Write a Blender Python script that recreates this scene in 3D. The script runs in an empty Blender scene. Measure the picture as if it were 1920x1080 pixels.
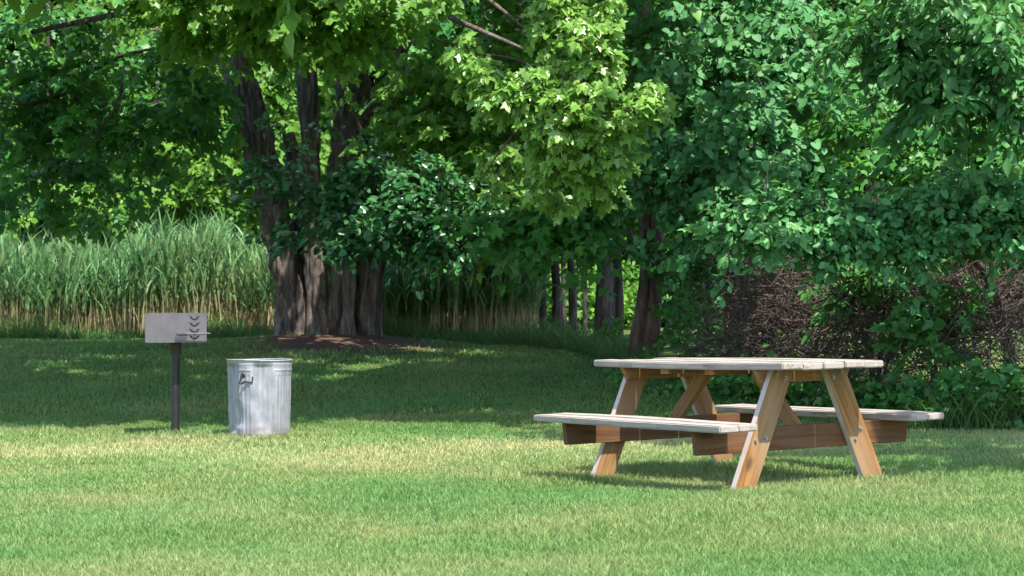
import bpy, bmesh, math, random
import numpy as np
from mathutils import Vector, Matrix, noise as mnoise

R = np.random.default_rng(11)
random.seed(5)
rad = math.radians
sc = bpy.context.scene
col = sc.collection

# ---------------------------------------------------------------- camera, sky, sun, exposure
EYE, FPX, HOR = 0.952, 3600.0, 608.0          # eye height (m), focal length and horizon in 1920-px units
SUN_EL, SUN_U = rad(63), (0.53, -0.85)        # the sun stands high, behind the viewer and to the right
cam = bpy.data.objects.new('camera', bpy.data.cameras.new('camera')); col.objects.link(cam)
cam.data.sensor_width = 36; cam.data.lens = FPX / 1920 * 36
cam.data.shift_y = (HOR - 540) / 1920
cam.data.clip_start = .1; cam.data.clip_end = 600
cam.location = (0, 0, EYE); cam.rotation_euler = (rad(90), 0, 0)
cam.data.dof.use_dof = True; cam.data.dof.focus_distance = 13.5; cam.data.dof.aperture_fstop = 7.1
sc.camera = cam
w = bpy.data.worlds.new('World'); sc.world = w; w.use_nodes = True
wn = w.node_tree.nodes; bg = wn['Background']
sky = wn.new('ShaderNodeTexSky'); sky.sky_type = 'NISHITA'; sky.sun_disc = False
sun_dir = Vector((SUN_U[0] * math.cos(SUN_EL), SUN_U[1] * math.cos(SUN_EL), math.sin(SUN_EL))).normalized()
sky.sun_elevation = SUN_EL; sky.sun_rotation = math.atan2(sun_dir.x, sun_dir.y)
w.node_tree.links.new(sky.outputs[0], bg.inputs[0]); bg.inputs[1].default_value = 0.15
sun = bpy.data.objects.new('sun', bpy.data.lights.new('sun', 'SUN')); col.objects.link(sun)
sun.data.energy = 3.8; sun.data.angle = rad(.5); sun.data.color = (1, .95, .86)
sun.rotation_euler = sun_dir.to_track_quat('Z', 'Y').to_euler()
sc.view_settings.view_transform = 'Standard'; sc.view_settings.look = 'None'
sc.view_settings.exposure = 1.55; sc.view_settings.gamma = 1
sc.cycles.max_bounces = 7; sc.cycles.diffuse_bounces = 4; sc.cycles.transmission_bounces = 5; sc.cycles.glossy_bounces = 3

# ---------------------------------------------------------------- terrain and picture geometry
def sstep(a, b, x):
    t = np.clip((np.asarray(x, float) - a) / (b - a), 0, 1); return t * t * (3 - 2 * t)
TREE = (-2.93, 30.0)
def gz(X, Y):
    X = np.asarray(X, float); Y = np.asarray(Y, float)
    z = .0185 * (np.clip(X, -6, 6) - 1.38) * (1 - sstep(13, 21, Y)) * sstep(5, 9, Y)
    z = z + .66 * sstep(16, 31, Y) + .015 * np.clip(Y - 31, 0, 30)
    d2 = ((X - TREE[0]) / 1.5) ** 2 + ((Y - TREE[1]) / 1.6) ** 2
    z = z + .17 * np.exp(-d2)
    return z + .010 * np.sin(X * 1.7 + .6 * Y) * np.sin(Y * .9) + .006 * np.sin(3.1 * X - 1.3 * Y)
def pt(px, py, Y):                            # the point at distance Y that this photograph pixel shows
    return Vector(((px - 960) / FPX * Y, Y, EYE - (py - HOR) / FPX * Y))
def xat(px, Y): return (px - 960) / FPX * Y
def on_ground(px, py):
    for Y in np.arange(6, 60, .02):
        p = pt(px, py, Y)
        if p.z <= gz(p.x, Y): return Vector((p.x, Y, float(gz(p.x, Y))))
    return pt(px, py, 60)

# ---------------------------------------------------------------- object helpers
def tag(o, label=None, cat=None, group=None, kind=None):
    if label: o['label'] = label
    if cat: o['category'] = cat
    if group: o['group'] = group
    if kind: o['kind'] = kind
    return o
def empty(name, loc, label, cat, group=None):
    o = bpy.data.objects.new(name, None); col.objects.link(o); o.location = loc
    return tag(o, label, cat, group)
def link(name, me, mat, parent=None):
    o = bpy.data.objects.new(name, me); col.objects.link(o)
    if mat: me.materials.append(mat)
    if parent: o.parent = parent
    return o
def mesh_np(name, V, faces, rnd=None, smooth=False, extra=None):
    """V (n,3); faces list of int arrays (m,k); rnd list of per-face values."""
    me = bpy.data.meshes.new(name)
    faces = [np.asarray(f, np.int32) for f in faces if len(f)]
    n_l = sum(f.size for f in faces); n_p = sum(len(f) for f in faces)
    me.vertices.add(len(V)); me.vertices.foreach_set('co', np.asarray(V, np.float32).ravel())
    me.loops.add(n_l); me.loops.foreach_set('vertex_index', np.concatenate([f.ravel() for f in faces]))
    tot = np.concatenate([np.full(len(f), f.shape[1], np.int32) for f in faces])
    st = np.concatenate([[0], np.cumsum(tot)[:-1]]).astype(np.int32)
    me.polygons.add(n_p); me.polygons.foreach_set('loop_start', st)
    if smooth: me.polygons.foreach_set('use_smooth', np.ones(n_p, bool))
    if rnd is not None:
        a = me.attributes.new('rnd', 'FLOAT', 'FACE'); a.data.foreach_set('value', np.asarray(rnd, np.float32))
    for k, v in (extra or {}).items():
        a = me.attributes.new(k, 'FLOAT', 'FACE'); a.data.foreach_set('value', np.asarray(v, np.float32))
    me.update(calc_edges=True); me.validate()
    return me

class Tubes:                                   # bends of round wood gathered into one mesh
    def __init__(s): s.V = []; s.F = []; s.n = 0
    def tube(s, pts, radii, sides=8, flute=0, seed=0, rough=0.0, cap=True, flare=0.0):
        pts = [Vector(p) for p in pts]; m = len(pts); rows = []
        up = Vector((0, 1, 0))
        for i, p in enumerate(pts):
            d = (pts[min(i + 1, m - 1)] - pts[max(i - 1, 0)]).normalized()
            a = d.cross(up)
            if a.length < 1e-3: a = d.cross(Vector((1, 0, 0)))
            a.normalize(); b = d.cross(a).normalized()
            for k in range(sides):
                th = 2 * math.pi * k / sides; r = radii[i]
                if flute:
                    amp = flute * (1 + flare * max(0, 1 - i / (m * .25)))
                    r *= 1 + amp * math.sin(th * 3 + seed) + amp * .7 * math.sin(th * 5 + seed * 2.3 + i * .05) 
                if rough:
                    q = p + (a * math.cos(th) + b * math.sin(th)) * radii[i]
                    r *= 1 + rough * (mnoise.noise(Vector((q.x * 14, q.y * 14, q.z * 2.2 + seed))) + .5 * mnoise.noise(Vector((q.x * 34, q.y * 34, q.z * 6 + seed))))
                rows.append(p + (a * math.cos(th) + b * math.sin(th)) * r)
        base = s.n
        s.V += [tuple(v) for v in rows]
        for i in range(m - 1):
            for k in range(sides):
                k2 = (k + 1) % sides
                s.F.append((base + i * sides + k, base + i * sides + k2, base + (i + 1) * sides + k2, base + (i + 1) * sides + k))
        s.n += len(rows)
    def build(s, name, mat, parent=None):
        return link(name, mesh_np(name, np.array(s.V), [np.array(s.F)], smooth=True), mat, parent)
def curve(p, n):                               # smooth resample of a polyline with radii: [(x,y,z,r), ...]
    P = np.array(p, float); m = len(P); out = []
    for t in np.linspace(0, m - 1, n):
        i = int(min(t, m - 2)); f = t - i
        p0, p1, p2, p3 = P[max(i - 1, 0)], P[i], P[i + 1], P[min(i + 2, m - 1)]
        out.append(.5 * ((2 * p1) + (p2 - p0) * f + (2 * p0 - 5 * p1 + 4 * p2 - p3) * f * f + (3 * p1 - p0 - 3 * p2 + p3) * f ** 3))
    out = np.array(out); return [Vector(q[:3]) for q in out], [max(.002, q[3]) for q in out]

def board(name, lx, ly, lz, mat, parent, M, bevel=.004, warp=0.0, taper=None, seed=0, cuts=10):
    """A plank, length along its own x, centred; M places it in its parent."""
    bm = bmesh.new(); bmesh.ops.create_cube(bm, size=1)
    for v in bm.verts: v.co = Vector((v.co.x * lx, v.co.y * ly, v.co.z * lz))
    if taper: taper(bm)
    bmesh.ops.bevel(bm, geom=bm.edges[:], offset=bevel, segments=2, affect='EDGES', profile=.6)
    me = bpy.data.meshes.new(name); bm.to_mesh(me); bm.free()
    o = link(name, me, mat, parent); o.matrix_local = M
    return o

# ---------------------------------------------------------------- materials
def new_mat(name):
    m = bpy.data.materials.new(name); m.use_nodes = True
    nt = m.node_tree; p = nt.nodes['Principled BSDF']
    return m, nt, p
def N(nt, kind, **kw):
    n = nt.nodes.new(kind)
    for k, v in kw.items():
        if k in n.inputs.keys(): n.inputs[k].default_value = v
        else: setattr(n, k, v)
    return n
def ramp(nt, stops, fac):
    r = nt.nodes.new('ShaderNodeValToRGB'); e = r.color_ramp.elements
    while len(e) < len(stops): e.new(.5)
    for x, (pos, c) in zip(e, stops): x.position = pos; x.color = (*c, 1)
    nt.links.new(fac, r.inputs[0]); return r
def bump(nt, p, h, strength, dist=.01):
    b = N(nt, 'ShaderNodeBump', Strength=strength, Distance=dist); nt.links.new(h, b.inputs['Height']); nt.links.new(b.outputs[0], p.inputs['Normal'])
def mapped(nt, scale, coord='Object'):
    tc = nt.nodes.new('ShaderNodeTexCoord'); mp = nt.nodes.new('ShaderNodeMapping'); mp.inputs['Scale'].default_value = scale
    nt.links.new(tc.outputs[coord], mp.inputs[0]); return mp.outputs[0]

def leaf_mat(name, stops, rough=.45, spec=.4, trans=.3, tcol=(.16, .26, .03)):
    m, nt, p = new_mat(name)
    at = N(nt, 'ShaderNodeAttribute', attribute_name='rnd')
    ns = N(nt, 'ShaderNodeTexNoise', Scale=.9, Detail=2.0); nt.links.new(mapped(nt, (1, 1, 1)), ns.inputs['Vector'])
    mx = N(nt, 'ShaderNodeMath', operation='MULTIPLY_ADD'); mx.inputs[1].default_value = .65; nt.links.new(at.outputs['Fac'], mx.inputs[0])
    ms = N(nt, 'ShaderNodeMath', operation='MULTIPLY'); ms.inputs[1].default_value = .35; nt.links.new(ns.outputs[0], ms.inputs[0]); nt.links.new(ms.outputs[0], mx.inputs[2])
    r = ramp(nt, stops, mx.outputs[0]); nt.links.new(r.outputs[0], p.inputs['Base Color'])
    p.inputs['Roughness'].default_value = rough; p.inputs['Specular IOR Level'].default_value = spec
    tr = N(nt, 'ShaderNodeBsdfTranslucent'); tm = N(nt, 'ShaderNodeMix', data_type='RGBA', blend_type='MIX'); tm.inputs[0].default_value = .6
    nt.links.new(r.outputs[0], tm.inputs[6]); tm.inputs[7].default_value = (*tcol, 1); nt.links.new(tm.outputs[2], tr.inputs[0])
    mix = N(nt, 'ShaderNodeMixShader'); mix.inputs[0].default_value = trans
    nt.links.new(p.outputs[0], mix.inputs[1]); nt.links.new(tr.outputs[0], mix.inputs[2])
    nt.links.new(mix.outputs[0], nt.nodes['Material Output'].inputs['Surface'])
    return m
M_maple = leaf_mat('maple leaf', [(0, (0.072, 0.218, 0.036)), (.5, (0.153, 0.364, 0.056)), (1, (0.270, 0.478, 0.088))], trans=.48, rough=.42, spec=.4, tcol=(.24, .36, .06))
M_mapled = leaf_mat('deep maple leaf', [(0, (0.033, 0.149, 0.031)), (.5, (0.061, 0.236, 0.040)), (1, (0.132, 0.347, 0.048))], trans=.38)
M_glossy = leaf_mat('glossy oval leaf', [(0, (0.021, 0.097, 0.032)), (.6, (0.047, 0.173, 0.055)), (1, (0.102, 0.270, 0.076))], rough=.27, spec=.7, trans=.16)
M_teal = leaf_mat('blue green round leaf', [(0, (0.034, 0.138, 0.044)), (.5, (0.072, 0.239, 0.076)), (1, (0.170, 0.382, 0.112))], rough=.55, spec=.3, trans=.28, tcol=(.14, .28, .06))
M_point = leaf_mat('long drooping leaf', [(0, (0.038, 0.146, 0.042)), (.5, (0.069, 0.231, 0.060)), (1, (0.113, 0.293, 0.071))], trans=.32)
M_far = leaf_mat('far foliage', [(0, (0.041, 0.130, 0.019)), (.5, (0.101, 0.243, 0.030)), (1, (0.216, 0.389, 0.048))], trans=.35, spec=.2)
M_bough = leaf_mat('maple leaf with painted sun', [(0, (.08, .22, .03)), (.5, (.19, .38, .065)), (1, (.36, .55, .15))], trans=.42, rough=.33, spec=.6, tcol=(.3, .42, .08))  # lighter than the crown's leaves: sunlight painted into the bough's colour
M_bush = leaf_mat('bush leaf', [(0, (0.038, 0.158, 0.047)), (.5, (0.085, 0.273, 0.085)), (1, (0.204, 0.420, 0.128))], rough=.5, spec=.35, trans=.3, tcol=(.16, .3, .06))
M_weed = leaf_mat('weed leaf', [(0, (0.028, 0.118, 0.025)), (.5, (0.058, 0.205, 0.041)), (1, (0.115, 0.284, 0.051))], trans=.28)

def blade_mat(name, tip, root, dry, trans=.3, dry_from=.54, dry_to=.8, scale=.5):
    m, nt, p = new_mat(name)
    at = N(nt, 'ShaderNodeAttribute', attribute_name='rnd'); hi = N(nt, 'ShaderNodeAttribute', attribute_name='hgt')
    ns = N(nt, 'ShaderNodeTexNoise', Scale=scale, Detail=4.0, Roughness=.6); nt.links.new(mapped(nt, (1, 1, 1)), ns.inputs['Vector'])
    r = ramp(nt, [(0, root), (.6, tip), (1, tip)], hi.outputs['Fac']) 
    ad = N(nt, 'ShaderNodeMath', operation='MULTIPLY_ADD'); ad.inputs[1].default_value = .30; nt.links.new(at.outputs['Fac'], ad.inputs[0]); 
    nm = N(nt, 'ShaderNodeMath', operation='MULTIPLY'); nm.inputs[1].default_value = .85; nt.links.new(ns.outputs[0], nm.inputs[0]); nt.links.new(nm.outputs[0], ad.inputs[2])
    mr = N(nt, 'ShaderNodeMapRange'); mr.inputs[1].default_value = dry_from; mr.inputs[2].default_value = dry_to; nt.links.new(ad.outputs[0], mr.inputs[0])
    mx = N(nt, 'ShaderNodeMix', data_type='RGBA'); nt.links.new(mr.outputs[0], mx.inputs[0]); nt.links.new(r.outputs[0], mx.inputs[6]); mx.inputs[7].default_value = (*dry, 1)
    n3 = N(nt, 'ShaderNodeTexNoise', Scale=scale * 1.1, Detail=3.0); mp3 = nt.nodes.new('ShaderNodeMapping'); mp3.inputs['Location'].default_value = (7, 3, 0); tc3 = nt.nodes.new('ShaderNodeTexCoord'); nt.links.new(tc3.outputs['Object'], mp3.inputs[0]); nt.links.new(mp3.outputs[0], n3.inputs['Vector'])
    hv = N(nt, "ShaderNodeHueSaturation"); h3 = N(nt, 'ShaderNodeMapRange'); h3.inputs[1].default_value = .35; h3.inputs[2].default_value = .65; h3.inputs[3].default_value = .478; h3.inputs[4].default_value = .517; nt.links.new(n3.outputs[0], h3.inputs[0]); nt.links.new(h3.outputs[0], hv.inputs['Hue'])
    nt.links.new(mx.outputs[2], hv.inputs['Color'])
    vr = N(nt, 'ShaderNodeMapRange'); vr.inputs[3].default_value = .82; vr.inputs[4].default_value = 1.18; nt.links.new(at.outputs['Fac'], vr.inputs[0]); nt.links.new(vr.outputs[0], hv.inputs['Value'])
    nt.links.new(hv.outputs[0], p.inputs['Base Color']); p.inputs['Roughness'].default_value = .5; p.inputs['Specular IOR Level'].default_value = .3
    tr = N(nt, 'ShaderNodeBsdfTranslucent'); nt.links.new(hv.outputs[0], tr.inputs[0])
    mix = N(nt, 'ShaderNodeMixShader'); mix.inputs[0].default_value = trans
    nt.links.new(p.outputs[0], mix.inputs[1]); nt.links.new(tr.outputs[0], mix.inputs[2]); nt.links.new(mix.outputs[0], nt.nodes['Material Output'].inputs['Surface'])
    return m
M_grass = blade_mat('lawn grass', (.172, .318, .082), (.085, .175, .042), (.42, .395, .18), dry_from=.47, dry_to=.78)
M_reed = blade_mat('reed', (.155, .30, .115), (.10, .20, .065), (.40, .36, .18), dry_from=.75, dry_to=.9, scale=.8)
M_reedstem = blade_mat('reed stem', (.2, .22, .1), (.40, .31, .16), (.45, .36, .2), trans=.1)
M_tall = blade_mat('tall grass', (.07, .16, .035), (.05, .10, .025), (.26, .24, .11), dry_from=.72, dry_to=.9, scale=.8)

def bark_mat(name, a, b, c, scale=1.0):
    m, nt, p = new_mat(name)
    v = mapped(nt, (9 * scale, 9 * scale, 1.5 * scale))
    n1 = N(nt, 'ShaderNodeTexNoise', Scale=1.6, Detail=8.0, Roughness=.68, Distortion=.6); nt.links.new(v, n1.inputs['Vector'])
    n2 = N(nt, 'ShaderNodeTexNoise', Scale=.8, Detail=3.0); nt.links.new(mapped(nt, (1, 1, 1)), n2.inputs['Vector'])
    r = ramp(nt, [(.32, a), (.5, b), (.7, c)], n1.outputs[0])
    mx = N(nt, 'ShaderNodeMix', data_type='RGBA', blend_type='MULTIPLY'); mx.inputs[0].default_value = .6
    r2 = ramp(nt, [(.35, (.55, .5, .52)), (.65, (1, 1, 1))], n2.outputs[0]); nt.links.new(r.outputs[0], mx.inputs[6]); nt.links.new(r2.outputs[0], mx.inputs[7])
    nt.links.new(mx.outputs[2], p.inputs['Base Color']); p.inputs['Roughness'].default_value = .9
    bump(nt, p, n1.outputs[0], 1.0, .09); return m
M_bark = bark_mat('grey maple bark', (.032, .023, .02), (.165, .13, .112), (.34, .29, .255))
M_barkr = bark_mat('reddish bark', (.05, .024, .022), (.17, .105, .092), (.32, .23, .2))
M_barkd = bark_mat('dark bark', (.025, .018, .017), (.075, .055, .05), (.15, .115, .105))
M_twig = bark_mat('dead twig', (.09, .058, .048), (.19, .132, .108), (.38, .30, .25), 3)

def wood_mat(name, stops, knots=.5, grey=None, rough=.75, pale_edges=False):
    m, nt, p = new_mat(name)
    at = N(nt, 'ShaderNodeAttribute', attribute_name='rnd')
    tc = nt.nodes.new('ShaderNodeTexCoord'); oi = nt.nodes.new('ShaderNodeObjectInfo')
    ad = N(nt, 'ShaderNodeVectorMath', operation='ADD'); cb = nt.nodes.new('ShaderNodeCombineXYZ')
    sm = N(nt, 'ShaderNodeMath', operation='MULTIPLY_ADD'); sm.inputs[1].default_value = 40; nt.links.new(oi.outputs['Random'], sm.inputs[0]); 
    sa = N(nt, 'ShaderNodeMath', operation='MULTIPLY'); sa.inputs[1].default_value = 13; nt.links.new(at.outputs['Fac'], sa.inputs[0]); nt.links.new(sa.outputs[0], sm.inputs[2])
    nt.links.new(sm.outputs[0], cb.inputs[0]); nt.links.new(sm.outputs[0], cb.inputs[2]); nt.links.new(tc.outputs['Object'], ad.inputs[0]); nt.links.new(cb.outputs[0], ad.inputs[1])
    def mp(s):
        q = nt.nodes.new('ShaderNodeMapping'); q.inputs['Scale'].default_value = s; nt.links.new(ad.outputs[0], q.inputs[0]); return q.outputs[0]
    n1 = N(nt, 'ShaderNodeTexNoise', Scale=1.0, Detail=7.0, Roughness=.62, Distortion=.8); nt.links.new(mp((1.6, 26, 26)), n1.inputs['Vector'])
    n2 = N(nt, 'ShaderNodeTexNoise', Scale=1.0, Detail=3.0); nt.links.new(mp((2.4, 6, 6)), n2.inputs['Vector'])
    vo = N(nt, 'ShaderNodeTexVoronoi', Scale=1.0); nt.links.new(mp((3.2, 7.5, 7.5)), vo.inputs['Vector'])
    kn = N(nt, 'ShaderNodeMapRange'); kn.inputs[1].default_value = .08; kn.inputs[2].default_value = .2; kn.inputs[3].default_value = knots; kn.inputs[4].default_value = 0; nt.links.new(vo.outputs['Distance'], kn.inputs[0])
    r = ramp(nt, stops, n1.outputs[0])
    mk = N(nt, 'ShaderNodeMix', data_type='RGBA'); nt.links.new(kn.outputs[0], mk.inputs[0]); nt.links.new(r.outputs[0], mk.inputs[6]); mk.inputs[7].default_value = (*[x * .45 for x in stops[0][1]], 1)
    out = mk.outputs[2]
    if grey:
        gr = N(nt, 'ShaderNodeMapRange'); gr.inputs[1].default_value = .36; gr.inputs[2].default_value = .78; nt.links.new(n2.outputs[0], gr.inputs[0])
        mg = N(nt, 'ShaderNodeMix', data_type='RGBA'); nt.links.new(gr.outputs[0], mg.inputs[0]); nt.links.new(out, mg.inputs[6]); mg.inputs[7].default_value = (*grey, 1); out = mg.outputs[2]
    if pale_edges:                                 # narrow edges paler: weathering, plus sky light painted into the colour
        sp = nt.nodes.new('ShaderNodeSeparateXYZ'); nt.links.new(tc.outputs['Normal'], sp.inputs[0]); ab = N(nt, 'ShaderNodeMath', operation='ABSOLUTE'); nt.links.new(sp.outputs[1], ab.inputs[0])
        bl = N(nt, 'ShaderNodeMapRange'); bl.inputs[1].default_value = .6; bl.inputs[2].default_value = .9; bl.inputs[4].default_value = .8; nt.links.new(ab.outputs[0], bl.inputs[0])
        mb = N(nt, 'ShaderNodeMix', data_type='RGBA'); nt.links.new(bl.outputs[0], mb.inputs[0]); nt.links.new(out, mb.inputs[6]); mb.inputs[7].default_value = (.5, .45, .44, 1); out = mb.outputs[2]
    nt.links.new(out, p.inputs['Base Color']); p.inputs['Roughness'].default_value = rough; p.inputs['Specular IOR Level'].default_value = .25
    bump(nt, p, n1.outputs[0], .5, .004); return m
M_top = wood_mat('weathered grey plank', [(.3, (.12, .092, .075)), (.5, (.30, .255, .22)), (.7, (.44, .385, .34))], .4, (.33, .285, .25))
LEG = [(.3, (.11, .048, .017)), (.5, (.25, .115, .034)), (.72, (.36, .20, .08))]
M_leg = wood_mat('honey cedar', LEG, .8, (.28, .18, .105), pale_edges=True)
M_cedar = wood_mat('warm cedar', LEG, .75, (.27, .15, .075))
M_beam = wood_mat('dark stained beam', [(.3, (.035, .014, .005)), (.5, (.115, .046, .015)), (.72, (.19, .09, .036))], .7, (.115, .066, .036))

def metal_mat(name, base, rough, metallic, spots=None, scale=6):
    m, nt, p = new_mat(name)
    n = N(nt, 'ShaderNodeTexNoise', Scale=scale, Detail=6.0, Roughness=.65); nt.links.new(mapped(nt, (1, 1, .7)), n.inputs['Vector'])
    r = ramp(nt, [(.35, tuple(x * .78 for x in base)), (.55, base), (.75, spots or tuple(min(1, x * 1.15) for x in base))], n.outputs[0])
    nt.links.new(r.outputs[0], p.inputs['Base Color']); p.inputs['Metallic'].default_value = metallic
    rr = N(nt, 'ShaderNodeMapRange'); rr.inputs[3].default_value = rough - .1; rr.inputs[4].default_value = rough + .15; nt.links.new(n.outputs[0], rr.inputs[0]); nt.links.new(rr.outputs[0], p.inputs['Roughness'])
    bump(nt, p, n.outputs[0], .12, .01); return m
M_zinc = metal_mat('galvanised steel', (.32, .32, .345), .6, .3, (.40, .39, .41), 11)
M_steel = metal_mat('grey painted steel', (.118, .107, .118), .6, .15, (.135, .112, .108), 9)
M_rust = metal_mat('rusty dark iron', (.07, .045, .038), .7, .3, (.14, .07, .04), 14)
M_black = metal_mat('black painted post', (.018, .017, .019), .5, .2, (.03, .027, .027))
def dirty_foot(m):
    nt = m.node_tree; p = nt.nodes['Principled BSDF']; src = p.inputs['Base Color'].links[0].from_socket
    tc = nt.nodes.new('ShaderNodeTexCoord'); sp = nt.nodes.new('ShaderNodeSeparateXYZ'); nt.links.new(tc.outputs['Object'], sp.inputs[0])
    nz = N(nt, 'ShaderNodeTexNoise', Scale=14, Detail=5.0); nt.links.new(tc.outputs['Object'], nz.inputs['Vector'])
    ad = N(nt, 'ShaderNodeMath', operation='MULTIPLY_ADD'); ad.inputs[1].default_value = -.16; nt.links.new(nz.outputs[0], ad.inputs[0]); nt.links.new(sp.outputs[2], ad.inputs[2])
    mr = N(nt, 'ShaderNodeMapRange'); mr.inputs[1].default_value = -.06; mr.inputs[2].default_value = .03; mr.inputs[3].default_value = .75; mr.inputs[4].default_value = 0; nt.links.new(ad.outputs[0], mr.inputs[0])
    mx = N(nt, 'ShaderNodeMix', data_type='RGBA'); nt.links.new(mr.outputs[0], mx.inputs[0]); nt.links.new(src, mx.inputs[6]); mx.inputs[7].default_value = (.16, .12, .085, 1); nt.links.new(mx.outputs[2], p.inputs['Base Color'])
    # long streaks where water has run down the side
    st = N(nt, 'ShaderNodeTexNoise', Scale=1.0, Detail=4.0); mp = nt.nodes.new('ShaderNodeMapping'); mp.inputs['Scale'].default_value = (30, 30, 2.2); nt.links.new(tc.outputs['Object'], mp.inputs[0]); nt.links.new(mp.outputs[0], st.inputs['Vector'])
    r2 = ramp(nt, [(.40, (.8, .78, .77)), (.55, (1, 1, 1))], st.outputs[0]); m2 = N(nt, 'ShaderNodeMix', data_type='RGBA', blend_type='MULTIPLY'); m2.inputs[0].default_value = .8
    nt.links.new(mx.outputs[2], m2.inputs[6]); nt.links.new(r2.outputs[0], m2.inputs[7]); nt.links.new(m2.outputs[2], p.inputs['Base Color'])
dirty_foot(M_zinc)
M_bolt = metal_mat('zinc bolt', (.3, .31, .33), .55, .7)

# ---------------------------------------------------------------- ground
def lawn_ground():
    xs = np.unique(np.concatenate([np.linspace(-160, -14, 18), np.arange(-14, 14.01, .2), np.linspace(14, 160, 18)]))
    ys = np.unique(np.concatenate([np.linspace(-60, 4, 10), np.arange(4, 46, .2), np.linspace(46, 220, 24)]))
    X, Y = np.meshgrid(xs, ys); Z = gz(X, Y); nx, ny = len(xs), len(ys)
    i = np.arange(ny - 1)[:, None] * nx + np.arange(nx - 1)[None]; F = np.stack([i, i + 1, i + nx + 1, i + nx], -1).reshape(-1, 4)
    m, nt, p = new_mat('lawn soil and turf')
    co = mapped(nt, (1, 1, 1))
    n1 = N(nt, 'ShaderNodeTexNoise', Scale=.5, Detail=5.0, Roughness=.65); nt.links.new(co, n1.inputs['Vector'])
    n2 = N(nt, 'ShaderNodeTexNoise', Scale=40, Detail=4.0); nt.links.new(co, n2.inputs['Vector'])
    r = ramp(nt, [(.35, (.045, .085, .02)), (.55, (.075, .115, .03)), (.75, (.13, .12, .05))], n1.outputs[0])
    # bare earth round the big tree
    sx = N(nt, 'ShaderNodeVectorMath', operation='SUBTRACT'); sx.inputs[1].default_value = (TREE[0] + .45, TREE[1] - 1.1, 0); nt.links.new(co, sx.inputs[0])
    sl = N(nt, 'ShaderNodeVectorMath', operation='MULTIPLY'); sl.inputs[1].default_value = (.47, .38, 0); nt.links.new(sx.outputs[0], sl.inputs[0])
    ln = N(nt, 'ShaderNodeVectorMath', operation='LENGTH'); nt.links.new(sl.outputs[0], ln.inputs[0])
    nd = N(nt, 'ShaderNodeTexNoise', Scale=1.3, Detail=4.0); nt.links.new(co, nd.inputs['Vector'])
    dd = N(nt, 'ShaderNodeMath', operation='ADD'); nt.links.new(ln.outputs['Value'], dd.inputs[0]); nt.links.new(nd.outputs[0], dd.inputs[1])
    mr = N(nt, 'ShaderNodeMapRange'); mr.inputs[1].default_value = .95; mr.inputs[2].default_value = 1.75; mr.inputs[3].default_value = 1; mr.inputs[4].default_value = 0; nt.links.new(dd.outputs[0], mr.inputs[0])
    mx = N(nt, 'ShaderNodeMix', data_type='RGBA'); nt.links.new(mr.outputs[0], mx.inputs[0]); nt.links.new(r.outputs[0], mx.inputs[6])
    rd = ramp(nt, [(.3, (.045, .025, .018)), (.7, (.16, .095, .068))], n2.outputs[0]); nt.links.new(rd.outputs[0], mx.inputs[7])
    # leaf litter under the wood
    nt.links.new(mx.outputs[2], p.inputs['Base Color']); p.inputs['Roughness'].default_value = .95; p.inputs['Specular IOR Level'].default_value = .1
    bump(nt, p, n2.outputs[0], .6, .02)
    o = link('ground', mesh_np('ground', np.stack([X, Y, Z], -1).reshape(-1, 3), [F], smooth=True), m)
    tag(o, 'gently rising lawn ground with bare earth under the big tree', 'ground', kind='structure')
lawn_ground()

# ---------------------------------------------------------------- blades (grass, reeds)
def unit(a): return a / np.maximum(np.linalg.norm(a, axis=-1, keepdims=True), 1e-9)
def blades(base, h, wdt, lean, curve_, rnd, segs=2):
    """tapering strips: base (n,3), height, width, lean direction (n,2), total bend"""
    n = len(base); ang = R.uniform(0, 2 * np.pi, n); wv = np.stack([np.cos(ang), np.sin(ang), np.zeros(n)], -1)
    V = []; T = np.linspace(0, 1, segs + 1)
    for t in T[:-1]:
        c = base + np.stack([lean[:, 0] * (t ** 1.7) * curve_, lean[:, 1] * (t ** 1.7) * curve_, h * t * (1 - .25 * t * np.minimum(1, curve_ / np.maximum(h, 1e-6)))], -1)
        ww = (wdt * (1 - .55 * t) * .5)[:, None]; V += [c - wv * ww, c + wv * ww]
    V.append(base + np.stack([lean[:, 0] * curve_, lean[:, 1] * curve_, h * (1 - .25 * np.minimum(1, curve_ / np.maximum(h, 1e-6)))], -1))
    k = len(V); V = np.stack(V, 1).reshape(-1, 3); b = np.arange(n)[:, None] * k
    quads = np.concatenate([b + np.array([[2 * i, 2 * i + 1, 2 * i + 3, 2 * i + 2]]) for i in range(segs - 1)]) if segs > 1 else np.zeros((0, 4), int)
    tri = b + np.array([[k - 3, k - 2, k - 1]])
    rq = np.tile(rnd, segs - 1); hq = np.concatenate([np.full(n, (i + .5) / segs) for i in range(segs - 1)]) if segs > 1 else np.zeros(0)
    return V, quads, tri, np.concatenate([rq, rnd]), np.concatenate([hq, np.full(n, 1 - .5 / segs)])
class Blades:
    def __init__(s): s.V = []; s.Q = []; s.T = []; s.rq = []; s.rt = []; s.hq = []; s.ht = []; s.n = 0
    def add(s, res):
        V, q, t, r, h = res; nq = len(q)
        s.V.append(V); s.Q.append(q + s.n); s.T.append(t + s.n); s.n += len(V)
        s.rq.append(r[:nq]); s.rt.append(r[nq:]); s.hq.append(h[:nq]); s.ht.append(h[nq:])
    def build(s, name, mat, parent=None):
        c = np.concatenate
        me = mesh_np(name, c(s.V), [c(s.Q), c(s.T)], rnd=c(s.rq + s.rt), extra={'hgt': c(s.hq + s.ht)})
        return link(name, me, mat, parent)
def lawn_edge(X):                              # how far back the mown grass runs at each X
    return np.interp(X, [-12, -6, -3.5, -1.2, .6, 1.5, 2.6, 3.6, 5, 8], [32.5, 32.3, 31, 30.5, 28, 24, 20.5, 18.6, 17.2, 16])
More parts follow.
